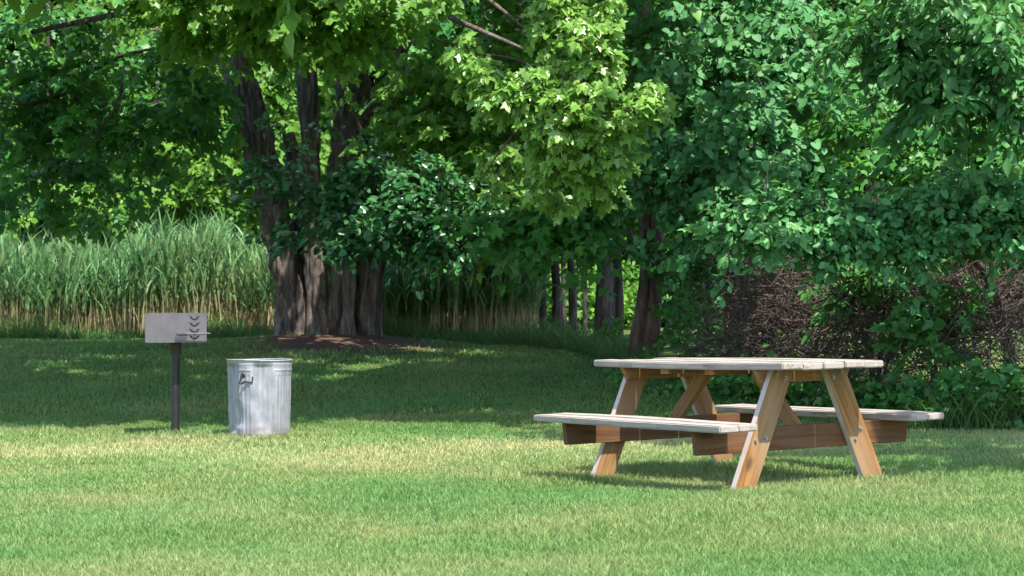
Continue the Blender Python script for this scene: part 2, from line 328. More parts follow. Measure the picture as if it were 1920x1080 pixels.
def bare(X, Y): return np.sqrt(((X - TREE[0] - .45) * .47) ** 2 + ((Y - TREE[1] + 1.1) * .38) ** 2)
def lawn_grass():
    B = Blades()
    for y0, y1, dens, wd, hh in ((6.3, 8.5, 8500, .0030, .034), (8.5, 11.5, 5600, .0037, .035), (11.5, 14.5, 3800, .0046, .037), (14.5, 19, 2300, .006, .039), (19, 25, 900, .0105, .048), (25, 33, 480, .015, .055)):
        half = .2667 * y1 + .7; n = int((y1 - y0) * 2 * half * dens)
        X = R.uniform(-half, half, n); Y = R.uniform(y0, y1, n)
        keep = (np.abs(X) < .2667 * Y + .6) & (Y < lawn_edge(X) + .2)
        keep &= (bare(X, Y) + .25 * np.sin(3 * X + 1) * np.sin(2.3 * Y)) > .45 + .75 * R.random(n)
        X, Y = X[keep], Y[keep]; n = len(X)
        patch = .5 + .5 * np.sin(X * 2.1 + 1.3 * np.sin(Y * 1.7)) * np.sin(Y * 1.5 + 1.1 * np.sin(X * 1.3 + 2))
        tuft = .5 + .5 * np.sin(X * 11 + 2 * np.sin(Y * 7)) * np.sin(Y * 9 + 2 * np.sin(X * 8))
        h = hh * (.5 + .45 * patch + .5 * tuft * R.random(n) + .4 * R.random(n) ** 3)
        # the grass stands longer where the mower does not reach
        for ox, oy, rr in UNMOWN: h *= 1 + .9 * np.exp(-((X - ox) ** 2 + (Y - oy) ** 2) / rr ** 2)
        a = R.uniform(0, 2 * np.pi, n); L = np.stack([np.cos(a), np.sin(a)], -1)
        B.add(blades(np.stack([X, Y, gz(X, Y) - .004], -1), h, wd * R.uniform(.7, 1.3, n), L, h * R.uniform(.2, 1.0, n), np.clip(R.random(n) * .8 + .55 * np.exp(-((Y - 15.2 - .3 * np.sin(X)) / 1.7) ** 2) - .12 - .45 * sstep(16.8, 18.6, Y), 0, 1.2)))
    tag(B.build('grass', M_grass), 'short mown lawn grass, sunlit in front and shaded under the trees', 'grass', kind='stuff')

# ---------------------------------------------------------------- leaves
def tmpl(half, tris_fan, fold=.12, cz=0.0):
    pts = [(0, 0)] + half + [(0, 1)] + [(-x, y) for x, y in half[::-1]]
    V = [(x, y, fold * abs(x) - .12 * y * y + .02) for x, y in pts]
    c = (0, tris_fan, -.12 * tris_fan ** 2); V.append(c); k = len(V) - 1
    F = [(i, (i + 1) % k, k) for i in range(k)]
    return np.array(V), np.array(F)
LEAF = {
    'maple': tmpl([(.27, -.10), (.24, .14), (.56, .40), (.22, .46), (.20, .66)], .34, -.25),
    'lobed': tmpl([(.34, .02), (.46, .42), (.2, .5)], .34, -.2),
    'oval': tmpl([(.22, .2), (.31, .5), (.2, .8)], .5, .25),
    'round': tmpl([(.33, .03), (.46, .4), (.28, .78)], .4, .15),
    'point': tmpl([(.17, .18), (.24, .42), (.13, .75)], .4, .25),
}
LEAF['far'] = (np.array([(0, 0, 0), (.36, .45, .1), (0, 1, -.08), (-.36, .45, .1)]), np.array([(0, 1, 2), (0, 2, 3)]))
class Foliage:
    def __init__(s): s.V = []; s.F = []; s.r = []; s.n = 0; s.tw = Tubes(); s.cnt = 0
    def leaves(s, kind, P, D, Nn, size, rnd):
        tv, tf = LEAF[kind]; D = unit(D); Xv = unit(np.cross(D, Nn)); Nn = np.cross(Xv, D)
        V = P[:, None] + size[:, None, None] * (tv[None, :, 0:1] * Xv[:, None] + tv[None, :, 1:2] * D[:, None] + tv[None, :, 2:3] * Nn[:, None])
        F = tf[None] + (np.arange(len(P)) * len(tv))[:, None, None] + s.n
        s.V.append(V.reshape(-1, 3)); s.F.append(F.reshape(-1, 3)); s.r.append(np.repeat(rnd, len(tf))); s.n += V.shape[0] * V.shape[1]; s.cnt += len(P)
    def sprays(s, kind, S, D, L, K, size, wid=.45, hang=.5, droop=.35, tilt=.5, lay=.06, tone=None, twig=True, fwd=.25):
        """S starts, D directions, L lengths of leafy twigs with K leaves each"""
        M = len(S); D = unit(D); up = np.array([0, 0, 1.0])
        side = unit(np.cross(D, up) + 1e-6)
        t = R.random((M, K)) ** .75; sd = R.uniform(-1, 1, (M, K)); wv = wid * L[:, None] * (1.05 - .8 * t)
        P = S[:, None] + D[:, None] * (L[:, None] * t)[..., None] + side[:, None] * (sd * wv)[..., None]
        P[..., 2] += R.normal(0, lay, (M, K)) * L[:, None] - droop * (t ** 2 * L[:, None] * .5 + sd ** 2 * wv * .5)
        ld = unit(D[:, None] * .6 + side[:, None] * (sd * .9)[..., None] + R.normal(0, .4, (M, K, 3))); ld[..., 2] -= hang
        nn = up[None, None] * 1.0 + D[:, None] * .25 + R.normal(0, tilt, (M, K, 3)); nn[..., 1] -= fwd
        tn = R.random(M) if tone is None else tone
        rnd = np.clip(.55 * tn[:, None] + .45 * R.random((M, K)), 0, 1)
        sz = size * R.uniform(.5, 1.25, (M, K))
        s.leaves(kind, P.reshape(-1, 3), ld.reshape(-1, 3), nn.reshape(-1, 3), sz.ravel(), rnd.ravel())
        if twig:
            for i in range(M):
                a = S[i]; e = a + D[i] * L[i] * .9; e = e - np.array([0, 0, droop * .4 * L[i]]); mid = (a + e) / 2 + np.array([0, 0, .05 * L[i]])
                s.tw.tube([a, mid, e], [.009, .006, .003], 3)
    def cluster(s, kind, c, rr, M, K, size, L=(.5, .9), out=(0, -1, -.1), spread=.8, **kw):
        """M sprays in the ellipsoid of radii rr round c, growing mostly towards out"""
        q = R.normal(size=(M, 3)); q = unit(q) * (R.random((M, 1)) ** .45)
        S = np.array(c)[None] + q * np.array(rr)[None]
        D = np.array(out, float)[None] + q * .5 + R.normal(0, spread, (M, 3)) * np.array([1, 1, .35])
        s.sprays(kind, S, D, R.uniform(*L, M), K, size, **kw)
    def build(s, name, mat, parent=None, bark=None):
        c = np.concatenate; V = c(s.V); F = c(s.F); rn = c(s.r); Q = []; nt_ = 0
        if bark and s.tw.V:
            Q = np.array(s.tw.F) + len(V); V = np.concatenate([V, np.array(s.tw.V)]); nt_ = len(Q); rn = np.concatenate([rn, np.zeros(nt_)])
        me = mesh_np(name, V, [F, Q], rnd=rn); o = link(name, me, mat, parent)
        if nt_:
            me.materials.append(bark); mi = np.zeros(len(F) + nt_, np.int32); mi[len(F):] = 1; me.polygons.foreach_set('material_index', mi)
        return o
def pc(F, kind, px, py, Y, rpx, rpy, rY, M, K, size, **kw):   # cluster laid out from the photograph
    k = Y / FPX; F.cluster(kind, pt(px, py, Y), (rpx * k, rY, rpy * k), M, K, size, **kw)

def plant(name, base, label, cat, trunk, fol, mat, bark, group=None, crown='crown'):
    e = empty(name, base, label, cat, group); off = Vector(base)
    def sub(o):
        o.location = -off; return o
    if trunk is not None: sub(trunk.build('trunk', bark, e))
    if fol is not None:
        sub(fol.build(crown, mat, e, bark))
    return e
def stem(T, pts, n=14, sides=10, **kw): P, r = curve(pts, n); T.tube(P, r, sides, **kw)
def px_stem(T, Y, pts, n=20, sides=12, dY=0, **kw):
    """stem through photograph pixels (px, py, width_px) at distance Y"""
    m = len(pts); q = []
    for i, (a, b, wd) in enumerate(pts):
        y = Y + dY * i / max(1, m - 1); v = pt(a, b, y); q.append((v.x, v.y, v.z, wd * y / FPX / 2))
    stem(T, q, n, sides, **kw)

# ---------------------------------------------------------------- picnic table
def picnic_table():
    TH = rad(58.1); o = Vector((1.3797, 11.964, 0)); tu, tv = .0069, .0188
    e = empty('picnic_table', (0, 0, 0), 'weathered wooden picnic table with two attached benches standing on the lawn', 'picnic table')
    ux = Vector((1, 0, tu)).normalized(); uz = ux.cross(Vector((0, 1, tv))).normalized(); uy = uz.cross(ux)
    e.matrix_world = Matrix.Translation(o) @ Matrix.Rotation(-TH, 4, 'Z') @ Matrix((ux, uy, uz)).transposed().to_4x4()
    L, W, zt, t = 1.915, .782, .728, .042; Lb, ob, wb, zb = 1.938, .7185, .275, .396
    def planks(name, n, wid, length, z, v0, jitter, mat, lab=None):
        bm = bmesh.new(); gap = .0022; bw = (wid - gap * (n - 1)) / n; lay = bm.faces.layers.float.new('rnd')
        for i in range(n):
            b2 = bmesh.new(); bmesh.ops.create_cube(b2, size=1)
            bmesh.ops.subdivide_edges(b2, edges=[x for x in b2.edges if abs((x.verts[0].co - x.verts[1].co).x) > .5], cuts=12)
            dl = random.uniform(-jitter, jitter); dz = random.uniform(-.002, .002); ph = random.uniform(0, 6); cup = random.uniform(-.004, .005)
            for v in b2.verts:
                x = v.co.x; ye = v.co.y
                dy = .003 * math.sin(7 * x + ph)
                v.co = Vector((x * length + dl * (1 if x > 0 else .6), ye * bw + dy, v.co.z * t + dz + cup * (4 * x * x - .4) + .002 * math.sin(5 * x + ph)))
            # corners of the outer planks are worn round
            bmesh.ops.bevel(b2, geom=[x for x in b2.edges if len(x.link_faces) == 2 and x.calc_face_angle(0) > .5], offset=.007 if jitter > .004 else .006, segments=3, affect='EDGES')
            me = bpy.data.meshes.new('tmp'); b2.to_mesh(me); b2.free()
            k0 = len(bm.faces); me.transform(Matrix.Translation((0, v0 - wid / 2 + bw / 2 + i * (bw + gap), z - t / 2))); bm.from_mesh(me); bpy.data.meshes.remove(me)
            bm.faces.ensure_lookup_table()
            for f in bm.faces[k0:]: f[lay] = random.random()
        me = bpy.data.meshes.new(name); bm.to_mesh(me); bm.free()
        q = link(name, me, mat, e)
        if lab: q['label'] = lab
        return q
    planks('tabletop', 5, W, L, zt, 0, .008, M_top)
    planks('bench_seat', 2, wb, Lb, zb, -ob, .006, M_top); planks('bench_seat', 2, wb, Lb, zb, ob, .006, M_top)
    foot, lt, inset, lw = .512, .198, .223, .146
    def bolt(par, M):
        bm = bmesh.new(); bmesh.ops.create_cone(bm, cap_ends=True, segments=16, radius1=.013, radius2=.013, depth=.003)
        bmesh.ops.create_cone(bm, cap_ends=True, segments=6, radius1=.0085, radius2=.008, depth=.008, matrix=Matrix.Translation((0, 0, .0055)))
        me = bpy.data.meshes.new('bolt'); bm.to_mesh(me); bm.free(); b = link('bolt', me, M_bolt, par); b.matrix_local = M
    for su in (1, -1):
        for sv in (1, -1):
            a = Vector((0, sv * foot, -.03)); b = Vector((0, sv * lt, zt - t - .001)); d = (b - a).normalized()
            # board frame: x along the leg, z along the table, y across the leg; the ends are cut level
            yv = Vector((su, 0, 0)).cross(d).normalized(); zv = d.cross(yv).normalized()
            Mx = Matrix((d, yv, zv)).transposed().to_4x4(); Mx.translation = (a + b) / 2 + Vector((su * (L / 2 - inset - .021), 0, 0))
            sl = d.to_tuple()[1] / d.z
            def tp(bm, yv=yv, d=d):
                for v in bm.verts: v.co.x -= v.co.y * yv.z / d.z
            leg = board('leg', (b - a).length, lw, .042, M_leg, e, Mx, bevel=.003, taper=tp)
            h = (b - a).length / 2
            zmid = zb - t - .07; xb = (zmid + .03) / d.z - h
            for bx, by in ((xb + .02, -.03), (xb - .02, .035), (h - .04, -.035), (h - .045, .035)):
                face = 1 if zv.x * su > 0 else -1
                bolt(leg, Matrix.Translation((bx, by, face * .0225)) @ (Matrix.Identity(4) if face > 0 else Matrix.Rotation(math.pi, 4, 'X')))
        ub = su * (L / 2 - inset - .042 - .0215)
        Mr = Matrix.Rotation(rad(90), 4, 'Z')
        def ch(bm):
            for v in bm.verts:
                if v.co.z < 0: v.co.x *= .985
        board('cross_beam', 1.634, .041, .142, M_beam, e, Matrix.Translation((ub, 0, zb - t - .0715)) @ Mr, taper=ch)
        def ch2(bm):
            for v in bm.verts:
                if v.co.z < 0: v.co.x *= .88
        board('cleat', .73, .041, .075, M_cedar, e, Matrix.Translation((ub, 0, zt - t - .0385)) @ Mr, taper=ch2)
        a = Vector((ub - su * .03, .0, zb - t - .06)); b = Vector((su * .255, .0, zt - t - .028)); d = (b - a).normalized()
        yv = Vector((0, 1, 0)).cross(d).normalized(); zv = d.cross(yv)
        Mx = Matrix((d, yv, zv)).transposed().to_4x4(); Mx.translation = (a + b) / 2
        board('brace', (b - a).length, .088, .041, M_cedar, e, Mx)
    for uc in (-.225, .225): board('cleat', .70, .09, .034, M_cedar, e, Matrix.Translation((uc, 0, zt - t - .018)) @ Matrix.Rotation(rad(90), 4, 'Z'))
picnic_table()

# ---------------------------------------------------------------- grill on a post
def rounded_plate(wd, ht, r, thick, holes=()):
    bm = bmesh.new(); pts = [(-wd / 2, 0), (wd / 2, 0)]
    for cx, a0 in ((wd / 2 - r, 0), (-wd / 2 + r, 90)):
        for k in range(7): a = rad(a0 + 15 * k); pts.append((cx + r * math.cos(a), ht - r + r * math.sin(a)))
    f = bm.faces.new([bm.verts.new((x, 0, z)) for x, z in pts]); r2 = bmesh.ops.extrude_face_region(bm, geom=[f])
    for v in r2['geom']:
        if isinstance(v, bmesh.types.BMVert): v.co.y += thick
    bmesh.ops.recalc_face_normals(bm, faces=bm.faces); return bm
def park_grill():
    b = on_ground(329, 815); Yp = b.y; k = Yp / FPX; g = (b.x, b.y, b.z)
    e = empty('park_grill', g, 'grey steel charcoal grill box on a dark metal post beside the trash can', 'grill')
    e.rotation_euler = (0, 0, rad(11.5))
    zb = EYE - (642 - HOR) * k - b.z; W = 112 * k; H = 55 * k; D = .40
    # firebox: front plate with four smile-shaped slots, back plate, side, floor
    bm = rounded_plate(W, H, .028, .006)
    me = bpy.data.meshes.new('firebox'); bm.to_mesh(me); bm.free(); fb = link('firebox', me, M_steel, e); fb.location = (0, -D / 2, zb)
    bm = bmesh.new()
    for i in range(4):
        zc = H * (.90 - i * .215); xc = W * .30; top = []; bot = []
        for q in range(13):
            x = -1 + q / 6; top.append((xc + x * .045, zc - .004 - .013 * (1 - x * x) * (0 if abs(x) > .4 else 1.5))); bot.append((xc + x * .045, zc - .008 - .033 * (1 - x * x)))
        top[0] = (xc - .05, zc + .003); top[-1] = (xc + .05, zc + .003)
        vs = [bm.verts.new((x, -.02, z)) for x, z in top + bot[1:-1][::-1]]
        f = bm.faces.new(vs); r2 = bmesh.ops.extrude_face_region(bm, geom=[f])
        for v in r2['geom']:
            if isinstance(v, bmesh.types.BMVert): v.co.y += .04
    bmesh.ops.recalc_face_normals(bm, faces=bm.faces)
    mc = bpy.data.meshes.new('slots'); bm.to_mesh(mc); bm.free(); cut = bpy.data.objects.new('slots', mc); col.objects.link(cut); cut.parent = e; cut.location = fb.location
    md = fb.modifiers.new('b', 'BOOLEAN'); md.object = cut; md.solver = 'EXACT'
    bpy.context.view_layer.update(); dg = bpy.context.evaluated_depsgraph_get(); nm = bpy.data.meshes.new_from_object(fb.evaluated_get(dg)); fb.modifiers.clear(); fb.data = nm
    bpy.data.objects.remove(cut)
    bm = bmesh.new()
    def bx(c, s): bmesh.ops.create_cube(bm, size=1, matrix=Matrix.Translation(c) @ Matrix.Diagonal((*s, 1)))
    bx((0, .006 + (D - .012) / 2, .004), (W - .004, D - .014, .006))
    bx((-W / 2 + .004, .006 + D / 2, H * .45), (.006, D - .014, H * .85)); 
    bx((W / 2 - .004, .006 + D / 2, H * .2), (.006, D - .014, H * .36))
    bx((0, D - .003, H * .48), (W - .02, .006, H * .9))
    me = bpy.data.meshes.new('ash_pan'); bm.to_mesh(me); bm.free(); o = link('fire_pan', me, M_black, e); o.location = (0, -D / 2, zb)
    bm = bmesh.new()
    for i in range(13):
        bmesh.ops.create_cone(bm, cap_ends=True, segments=8, radius1=.005, radius2=.005, depth=D - .05, matrix=Matrix.Translation((-W / 2 + .03 + i * (W - .06) / 12, D / 2, H * .30)) @ Matrix.Rotation(rad(90), 4, 'X'))
    me = bpy.data.meshes.new('grate'); bm.to_mesh(me); bm.free(); o = link('grate', me, M_black, e); o.location = (0, -D / 2, zb)
    # handle bar with its coil spring grip
    zh = zb + (642 - 626) * k; x0, x1 = 1 * k, 62 * k; T = Tubes()
    T.tube([(x0, -D / 2 - .035, zh), ((x0 + x1) / 2, -D / 2 - .037, zh + .002), (x1, -D / 2 - .04, zh + .004)], [.0075] * 3, 8); T.tube([(W * .31, -D / 2 + .03, zh + .002), (W * .31, -D / 2 - .04, zh + .002)], [.006] * 2, 8)
    hd = T.build('handle', M_steel, e)
    T = Tubes(); T.tube([(x0 - .004 + .095 * i / 90, -D / 2 - .035 + .016 * math.cos(i * .42), zh + .016 * math.sin(i * .42)) for i in range(91)], [.0048] * 91, 6)
    T.build('coil_grip', M_steel, hd)
    T = Tubes(); r = 8.2 * k
    T.tube([(0, 0, -.05), (0, 0, zb - .10)], [r, r], 24); T.build('post', M_black, e)
    T = Tubes(); T.tube([(0, 0, zb - .115), (0, 0, zb - .075), (0, 0, zb - .072), (0, 0, zb)], [r * 1.18, r * 1.22, r * 1.34, r * 1.36], 24); T.build('collar', M_rust, e)
park_grill()

# ---------------------------------------------------------------- galvanised trash can
def trash_can():
    b = on_ground(480, 821); k = b.y / FPX; R0 = 61 * k; Hc = 143 * k + .01
    e = empty('trash_can', (b.x, b.y + R0 * .8, b.z), 'dented galvanised steel trash can without a lid on the lawn', 'trash can')
    nA, nZ = 288, 90; V = []; th = np.linspace(0, 2 * np.pi, nA, endpoint=False)
    def shell(inner):
        out = []
        for j in range(nZ + 1):
            z = j / nZ; zz = z * Hc; r0 = R0 * (.945 + .055 * z)
            r = np.full(nA, r0)
            band = float(sstep(.05, .08, z) - sstep(.79, .815, z)); r = r - .005 * band * (.5 - .5 * np.cos(th * 44)) ** 1.6
            if .855 < z < .885: r = r + .004 * math.sin((z - .855) / .03 * math.pi)
            if .935 < z < .955: r = r + .003
            if z < .02: r = r + .004
            # the front is stove in: two flats that meet in a crease, and a scooped dent low on the left
            env = float(sstep(0, .10, z) * (1 - sstep(.90, .985, z)))
            x = np.cos(th); y = np.sin(th)
            flat = np.full(nA, 9.0)
            for ang, dist in ((-90 + 13, .935), (-90 - 60, .885)):
                c = np.cos(th - rad(ang)); flat = np.where(c > .3, np.minimum(flat, dist * r0 / np.maximum(c, .3)), flat)
            fl2 = np.where(flat < r0, flat - .0015 * (.5 - .5 * np.cos(th * 44)), 9)
            r = np.where(fl2 < r, r * (1 - env) + fl2 * env, r)
            dth = (th - rad(-90 - 38) + np.pi) % (2 * np.pi) - np.pi
            sc_ = np.exp(-(dth / .22) ** 2) * (sstep(.1, .2, z) - sstep(.2, .62, z)); r = r - .030 * sc_
            r = r + .0015 * np.sin(9 * th + 14 * z) * env + .001 * np.sin(23 * z + 4 * th) * env
            for a0, z0, s_, dpt in ((-70, .62, .10, .006), (-62, .3, .13, .008), (-95, .48, .07, .004), (-40, .5, .12, .006)):
                dd = (th - rad(a0) + np.pi) % (2 * np.pi) - np.pi; r = r - dpt * np.exp(-(dd / s_) ** 2 - ((z - z0) / (s_ * .9)) ** 2)
            r = r - (.002 if inner else 0)
            out.append(np.stack([r * x, r * y, np.full(nA, zz)], -1))
        return np.array(out)
    A = shell(False); B = shell(True)[::-1]; V = np.concatenate([A, B]).reshape(-1, 3); rows = 2 * (nZ + 1)
    i = np.arange(rows - 1)[:, None] * nA; jn = np.arange(nA)[None]; j2 = (jn + 1) % nA
    F = np.stack([i + jn, i + j2, i + nA + j2, i + nA + jn], -1).reshape(-1, 4)
    body = link('body', mesh_np('body', V, [F], smooth=True), M_zinc, e)
    bm = bmesh.new(); bmesh.ops.create_circle(bm, cap_ends=True, segments=48, radius=R0 * .93, matrix=Matrix.Translation((0, 0, .03)))
    me = bpy.data.meshes.new('bottom'); bm.to_mesh(me); bm.free(); link('bottom', me, M_zinc, e)
    T = Tubes(); n = 73; T.tube([(R0 * 1.004 * math.cos(2 * math.pi * q / 72), R0 * 1.004 * math.sin(2 * math.pi * q / 72), Hc + .003 * math.sin(4 * math.pi * q / 72)) for q in range(n)], [.0062] * n, 10); T.build('rim', M_zinc, e)
    # bail handle hanging on its bracket
    xh = (463 - 480) * k; yh = -math.sqrt(max(.01, (R0 * .955) ** 2 - xh * xh)) + .004; zt = Hc - (700 - 676) * k
    T = Tubes(); hw = 11.5 * k
    T.tube([(xh - hw * .7, yh, zt), (xh - hw * .85, yh - .016, zt - .035), (xh - hw * 1.1, yh - .022, zt - .095), (xh - hw * .75, yh - .026, zt - .09), (xh - hw * .2, yh - .026, zt - .072), (xh + hw * .4, yh - .026, zt - .076), (xh + hw * .95, yh - .022, zt - .082), (xh + hw * 1.05, yh - .016, zt - .04), (xh + hw * .75, yh, zt)], [.008] * 9, 8)
    h = T.build('handle', M_black, e)
    bm = bmesh.new(); bmesh.ops.create_cube(bm, size=1, matrix=Matrix.Translation((xh, yh - .003, zt - .018)) @ Matrix.Rotation(rad(-8), 4, 'Z') @ Matrix.Diagonal((hw * 1.9, .016, .034, 1)))
    bmesh.ops.bevel(bm, geom=bm.edges[:], offset=.004, segments=2, affect='EDGES')
    me = bpy.data.meshes.new('bracket'); bm.to_mesh(me); bm.free(); link('bracket', me, M_black, h)
    return e.location
can = trash_can()
UNMOWN = [(can.x, can.y - .2, .45), (on_ground(329, 815).x, on_ground(329, 815).y, .2), (1.7, 10.6, .25), (2.4, 11.6, .3), (.45, 12.0, .25), (1.4, 12.6, .5)]
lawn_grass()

# ---------------------------------------------------------------- the big many-stemmed maple
def big_maple():
    Y = 30.0; T = Tubes(); F = Foliage(); k = Y / FPX
    g = float(gz(*TREE)); base = (TREE[0], TREE[1], g)
    kw = dict(sides=30, n=60, flute=.10, rough=.16)
    # every stem reaches the ground; together they make the fluted butt
    def st(Yo, pts, seed, flare=.6, n=110, sides=44):
        px_stem(T, Y + Yo, pts, n=n, sides=sides, flute=.12, rough=.42, seed=seed, flare=flare)
    st(-.1, [(540, 668, 100), (552, 632, 66), (549, 560, 52), (532, 470, 54), (512, 380, 52), (494, 300, 52), (472, 215, 54), (452, 150, 52), (425, 60, 50), (400, -60, 46), (380, -200, 40)], 1)
    st(-.32, [(592, 664, 66), (594, 620, 44), (592, 540, 34), (588, 440, 30), (583, 340, 28), (578, 240, 27), (572, 150, 26), (570, 20, 24), (572, -150, 20)], 2)
    st(-.38, [(607, 664, 44), (605, 615, 26), (602, 520, 18), (597, 420, 16), (592, 300, 15), (588, 160, 14), (588, 0, 12)], 3)
    st(-.1, [(634, 668, 96), (632, 622, 70), (630, 540, 62), (634, 450, 62), (640, 360, 60), (652, 270, 60), (664, 180, 60), (672, 60, 54), (680, -120, 48)], 4)
    st(.0, [(700, 668, 90), (688, 628, 52), (685, 550, 40), (686, 460, 36), (688, 380, 36), (694, 300, 34), (708, 210, 32), (722, 130, 32), (745, 0, 28), (770, -140, 24)], 5)
    st(.3, [(660, 662, 84), (662, 610, 74), (664, 520, 64), (690, 420, 44), (712, 300, 38), (735, 190, 36), (748, 90, 34), (770, -60, 30)], 6)
    st(.35, [(590, 662, 100), (588, 600, 90), (586, 520, 84), (580, 430, 60), (560, 330, 30), (540, 250, 20)], 7, n=40)
    st(-.42, [(655, 664, 50), (653, 625, 30), (655, 560, 22), (658, 480, 20), (660, 420, 14)], 8, n=40)
    # limbs reaching out over the lawn
    for q in (((430, 90, 22), 30, (260, 20, 14), 25, (60, 60, 8)), ((440, 40, 26), 30, (480, -80, 16), 24, (520, 20, 7)), ((670, 60, 30), 30, (650, -120, 18), 24, (640, 0, 8)), ((735, 60, 20), 30, (860, 40, 12), 26, (1000, 100, 6)), ((745, 20, 16), 30, (900, -10, 10), 25, (990, 60, 5))):
        (a, ya, b, yb, c) = q; v0, v1, v2 = pt(a[0], a[1], ya), pt(b[0], b[1], yb), pt(c[0], c[1], yb - 2)
        stem(T, [(*v0, a[2] * ya / FPX / 2), (*((v0 + v1) / 2 + Vector((0, 0, .3))), (a[2] + b[2]) / 4 * ya / FPX), (*v1, b[2] * yb / FPX / 2), (*v2, c[2] * yb / FPX / 2)], 16, 8, rough=.1)
    # hanging masses across the top of the picture
    for a in ((340, 0, 23.5, 80, 55, .8, 26), (430, 20, 23, 100, 55, .8, 34), (560, 10, 22.5, 120, 50, .8, 36), (690, 0, 22.5, 110, 45, .8, 32), (300, -90, 23, 160, 50, 1, 20), (540, -90, 22, 180, 50, 1, 24), (780, -20, 24, 90, 50, .7, 18), (480, 60, 23, 70, 22, .5, 10), (620, 50, 22.6, 90, 26, .5, 12)):
        pc(F, 'maple', *a[:6], int(a[6] * 1.35), 36, .135, L=(.4, .75), hang=1.0, droop=.6, tilt=.6, out=(0, -1, -.05))
    # shaded inner boughs right of the stems
    for a in ((830, 140, 29, 110, 70, .8, 30), (900, 250, 28.6, 110, 60, .7, 34), (830, 330, 28.6, 90, 45, .6, 20), (980, 60, 28.5, 120, 70, .8, 30), (960, 340, 28.2, 100, 50, .7, 26), (1040, 190, 27.5, 90, 70, .8, 22), (780, 240, 29, 60, 60, .6, 14), (900, 420, 28.4, 120, 30, .6, 20)):
        pc(F, 'maple', *a[:6], int(a[6] * 1.5), 34, .15, L=(.6, 1.0), hang=.8, droop=.6, out=(.1, -1, -.15))
    # the unseen crown overhead is added further down, for its shade
    return T, F, base
bigT, bigF, big_base = big_maple()

# ---------------------------------------------------------------- unseen leaves added to the crowns above the frame to throw the shade
OPEN = [(pt(a, b, Y), r) for a, b, Y, r in ((1060, 110, 17.3, 1.0), (1060, 0, 17.3, .8), (480, 750, 16.8, 1.0), (329, 790, 17.1, .6), (329, 660, 17.1, .4), (555, 540, 29.7, .35), (640, 590, 29.6, .25), (1520, 410, 17.2, .6), (1700, 400, 17.3, .6), (900, 400, 26.3, .8),  (905, 130, 17.2, .35), (960, 190, 17.2, .35), (1205, 190, 17.2, .35), (1060, 300, 17.6, .65), (960, 340, 18.3, .45), (1060, 390, 18.2, .5), (800, 430, 26.2, 1.4), (680, 400, 26.6, .6), (1420, 200, 20, .5), (1430, 275, 19.8, .4), (1520, 90, 20.2, .45), (1300, 120, 22, .6), (1290, 380, 21.6, .4), (1440, 400, 17.1, .45), (1600, 395, 17.2, .4), (1800, 380, 17.2, .4), (690, 0, 22.5, 1.3), (560, 10, 22.5, 1.3), (430, 10, 23, 1.2), (330, 0, 23.5, 1.0), (1700, 80, 17, .35), (1800, 160, 16.8, .35), (1740, 270, 20.5, .7), (1300, 200, 22.2, .7), (1480, 120, 22, .7), (1650, 200, 21, .6), (1850, 300, 20, .5), (1640, 600, 19.2, .4), (1215, 540, 24.9, .3), (300, 480, 34, 2.2), (480, 480, 34, 1.0), (140, 60, 27.6, 1.3), (250, 200, 28.5, .9), (60, 250, 28, 1.0), (180, 320, 29.4, .7), (1640, 540, 19, .3), (1750, 720, 17.8, .35))]  # sun lanes kept clear of the added leaves so these spots stay lit
def overhead(F, kind, n, xr, yr, hr, K, size, inside, L=(.8, 1.3)):
    """leafy twigs above the frame, added to the crown wherever the sun would carry their shade onto the lawn at inside(x, y)"""
    S = []; tries = 0
    while len(S) < n and tries < n * 40:
        tries += 1
        gx, gy = random.uniform(*xr), random.uniform(*yr); h = random.uniform(*hr)
        if not inside(gx, gy): continue
        z = float(gz(gx, gy)); p = (gx + .53 * h / math.tan(SUN_EL), gy - .85 * h / math.tan(SUN_EL), z + h)
        top = EYE + (HOR / FPX) * p[1]; side = .2667 * p[1]
        pv = Vector(p)
        if any(((pv - c) - sun_dir * (pv - c).dot(sun_dir)).length < r + .55 for c, r in OPEN): continue
        if p[2] < top + 1.0 and abs(p[0]) < side + .9: continue
        S.append(p)
    S = np.array(S); D = np.stack([R.normal(0, 1, len(S)), R.normal(-.2, 1, len(S)), R.normal(-.1, .2, len(S))], -1)
    F.sprays(kind, S, D, R.uniform(*L, len(S)), K, size, hang=.3, droop=.4)
def wob(x, y, s=1.0, o=0.0): return math.sin(x * 1.9 * s + o) * math.cos(y * 1.3 * s + 2 * o) + .6 * math.sin(x * 4.3 * s + y * 2.2 + o)
def front(x): return float(np.interp(x, [-9, -4.2, -2.6, -1.6, 0, .4, 1.2, 2.0, 2.6], [18.3, 18.2, 17.5, 16.6, 16.9, 17.0, 16.2, 14.8, 13.5]))
overhead(bigF, 'far', 1650, (-9, 1.5), (16.5, 33), (4.6, 8.5), 46, .26, lambda x, y: y > front(x) + .75 + .12 * wob(x, y, 2) and wob(x, y, .8, 1) > -1.15)
plant('big_maple', big_base, 'huge old maple with a cluster of fluted grey stems rising from bare earth', 'tree', bigT, bigF, M_maple, M_bark)

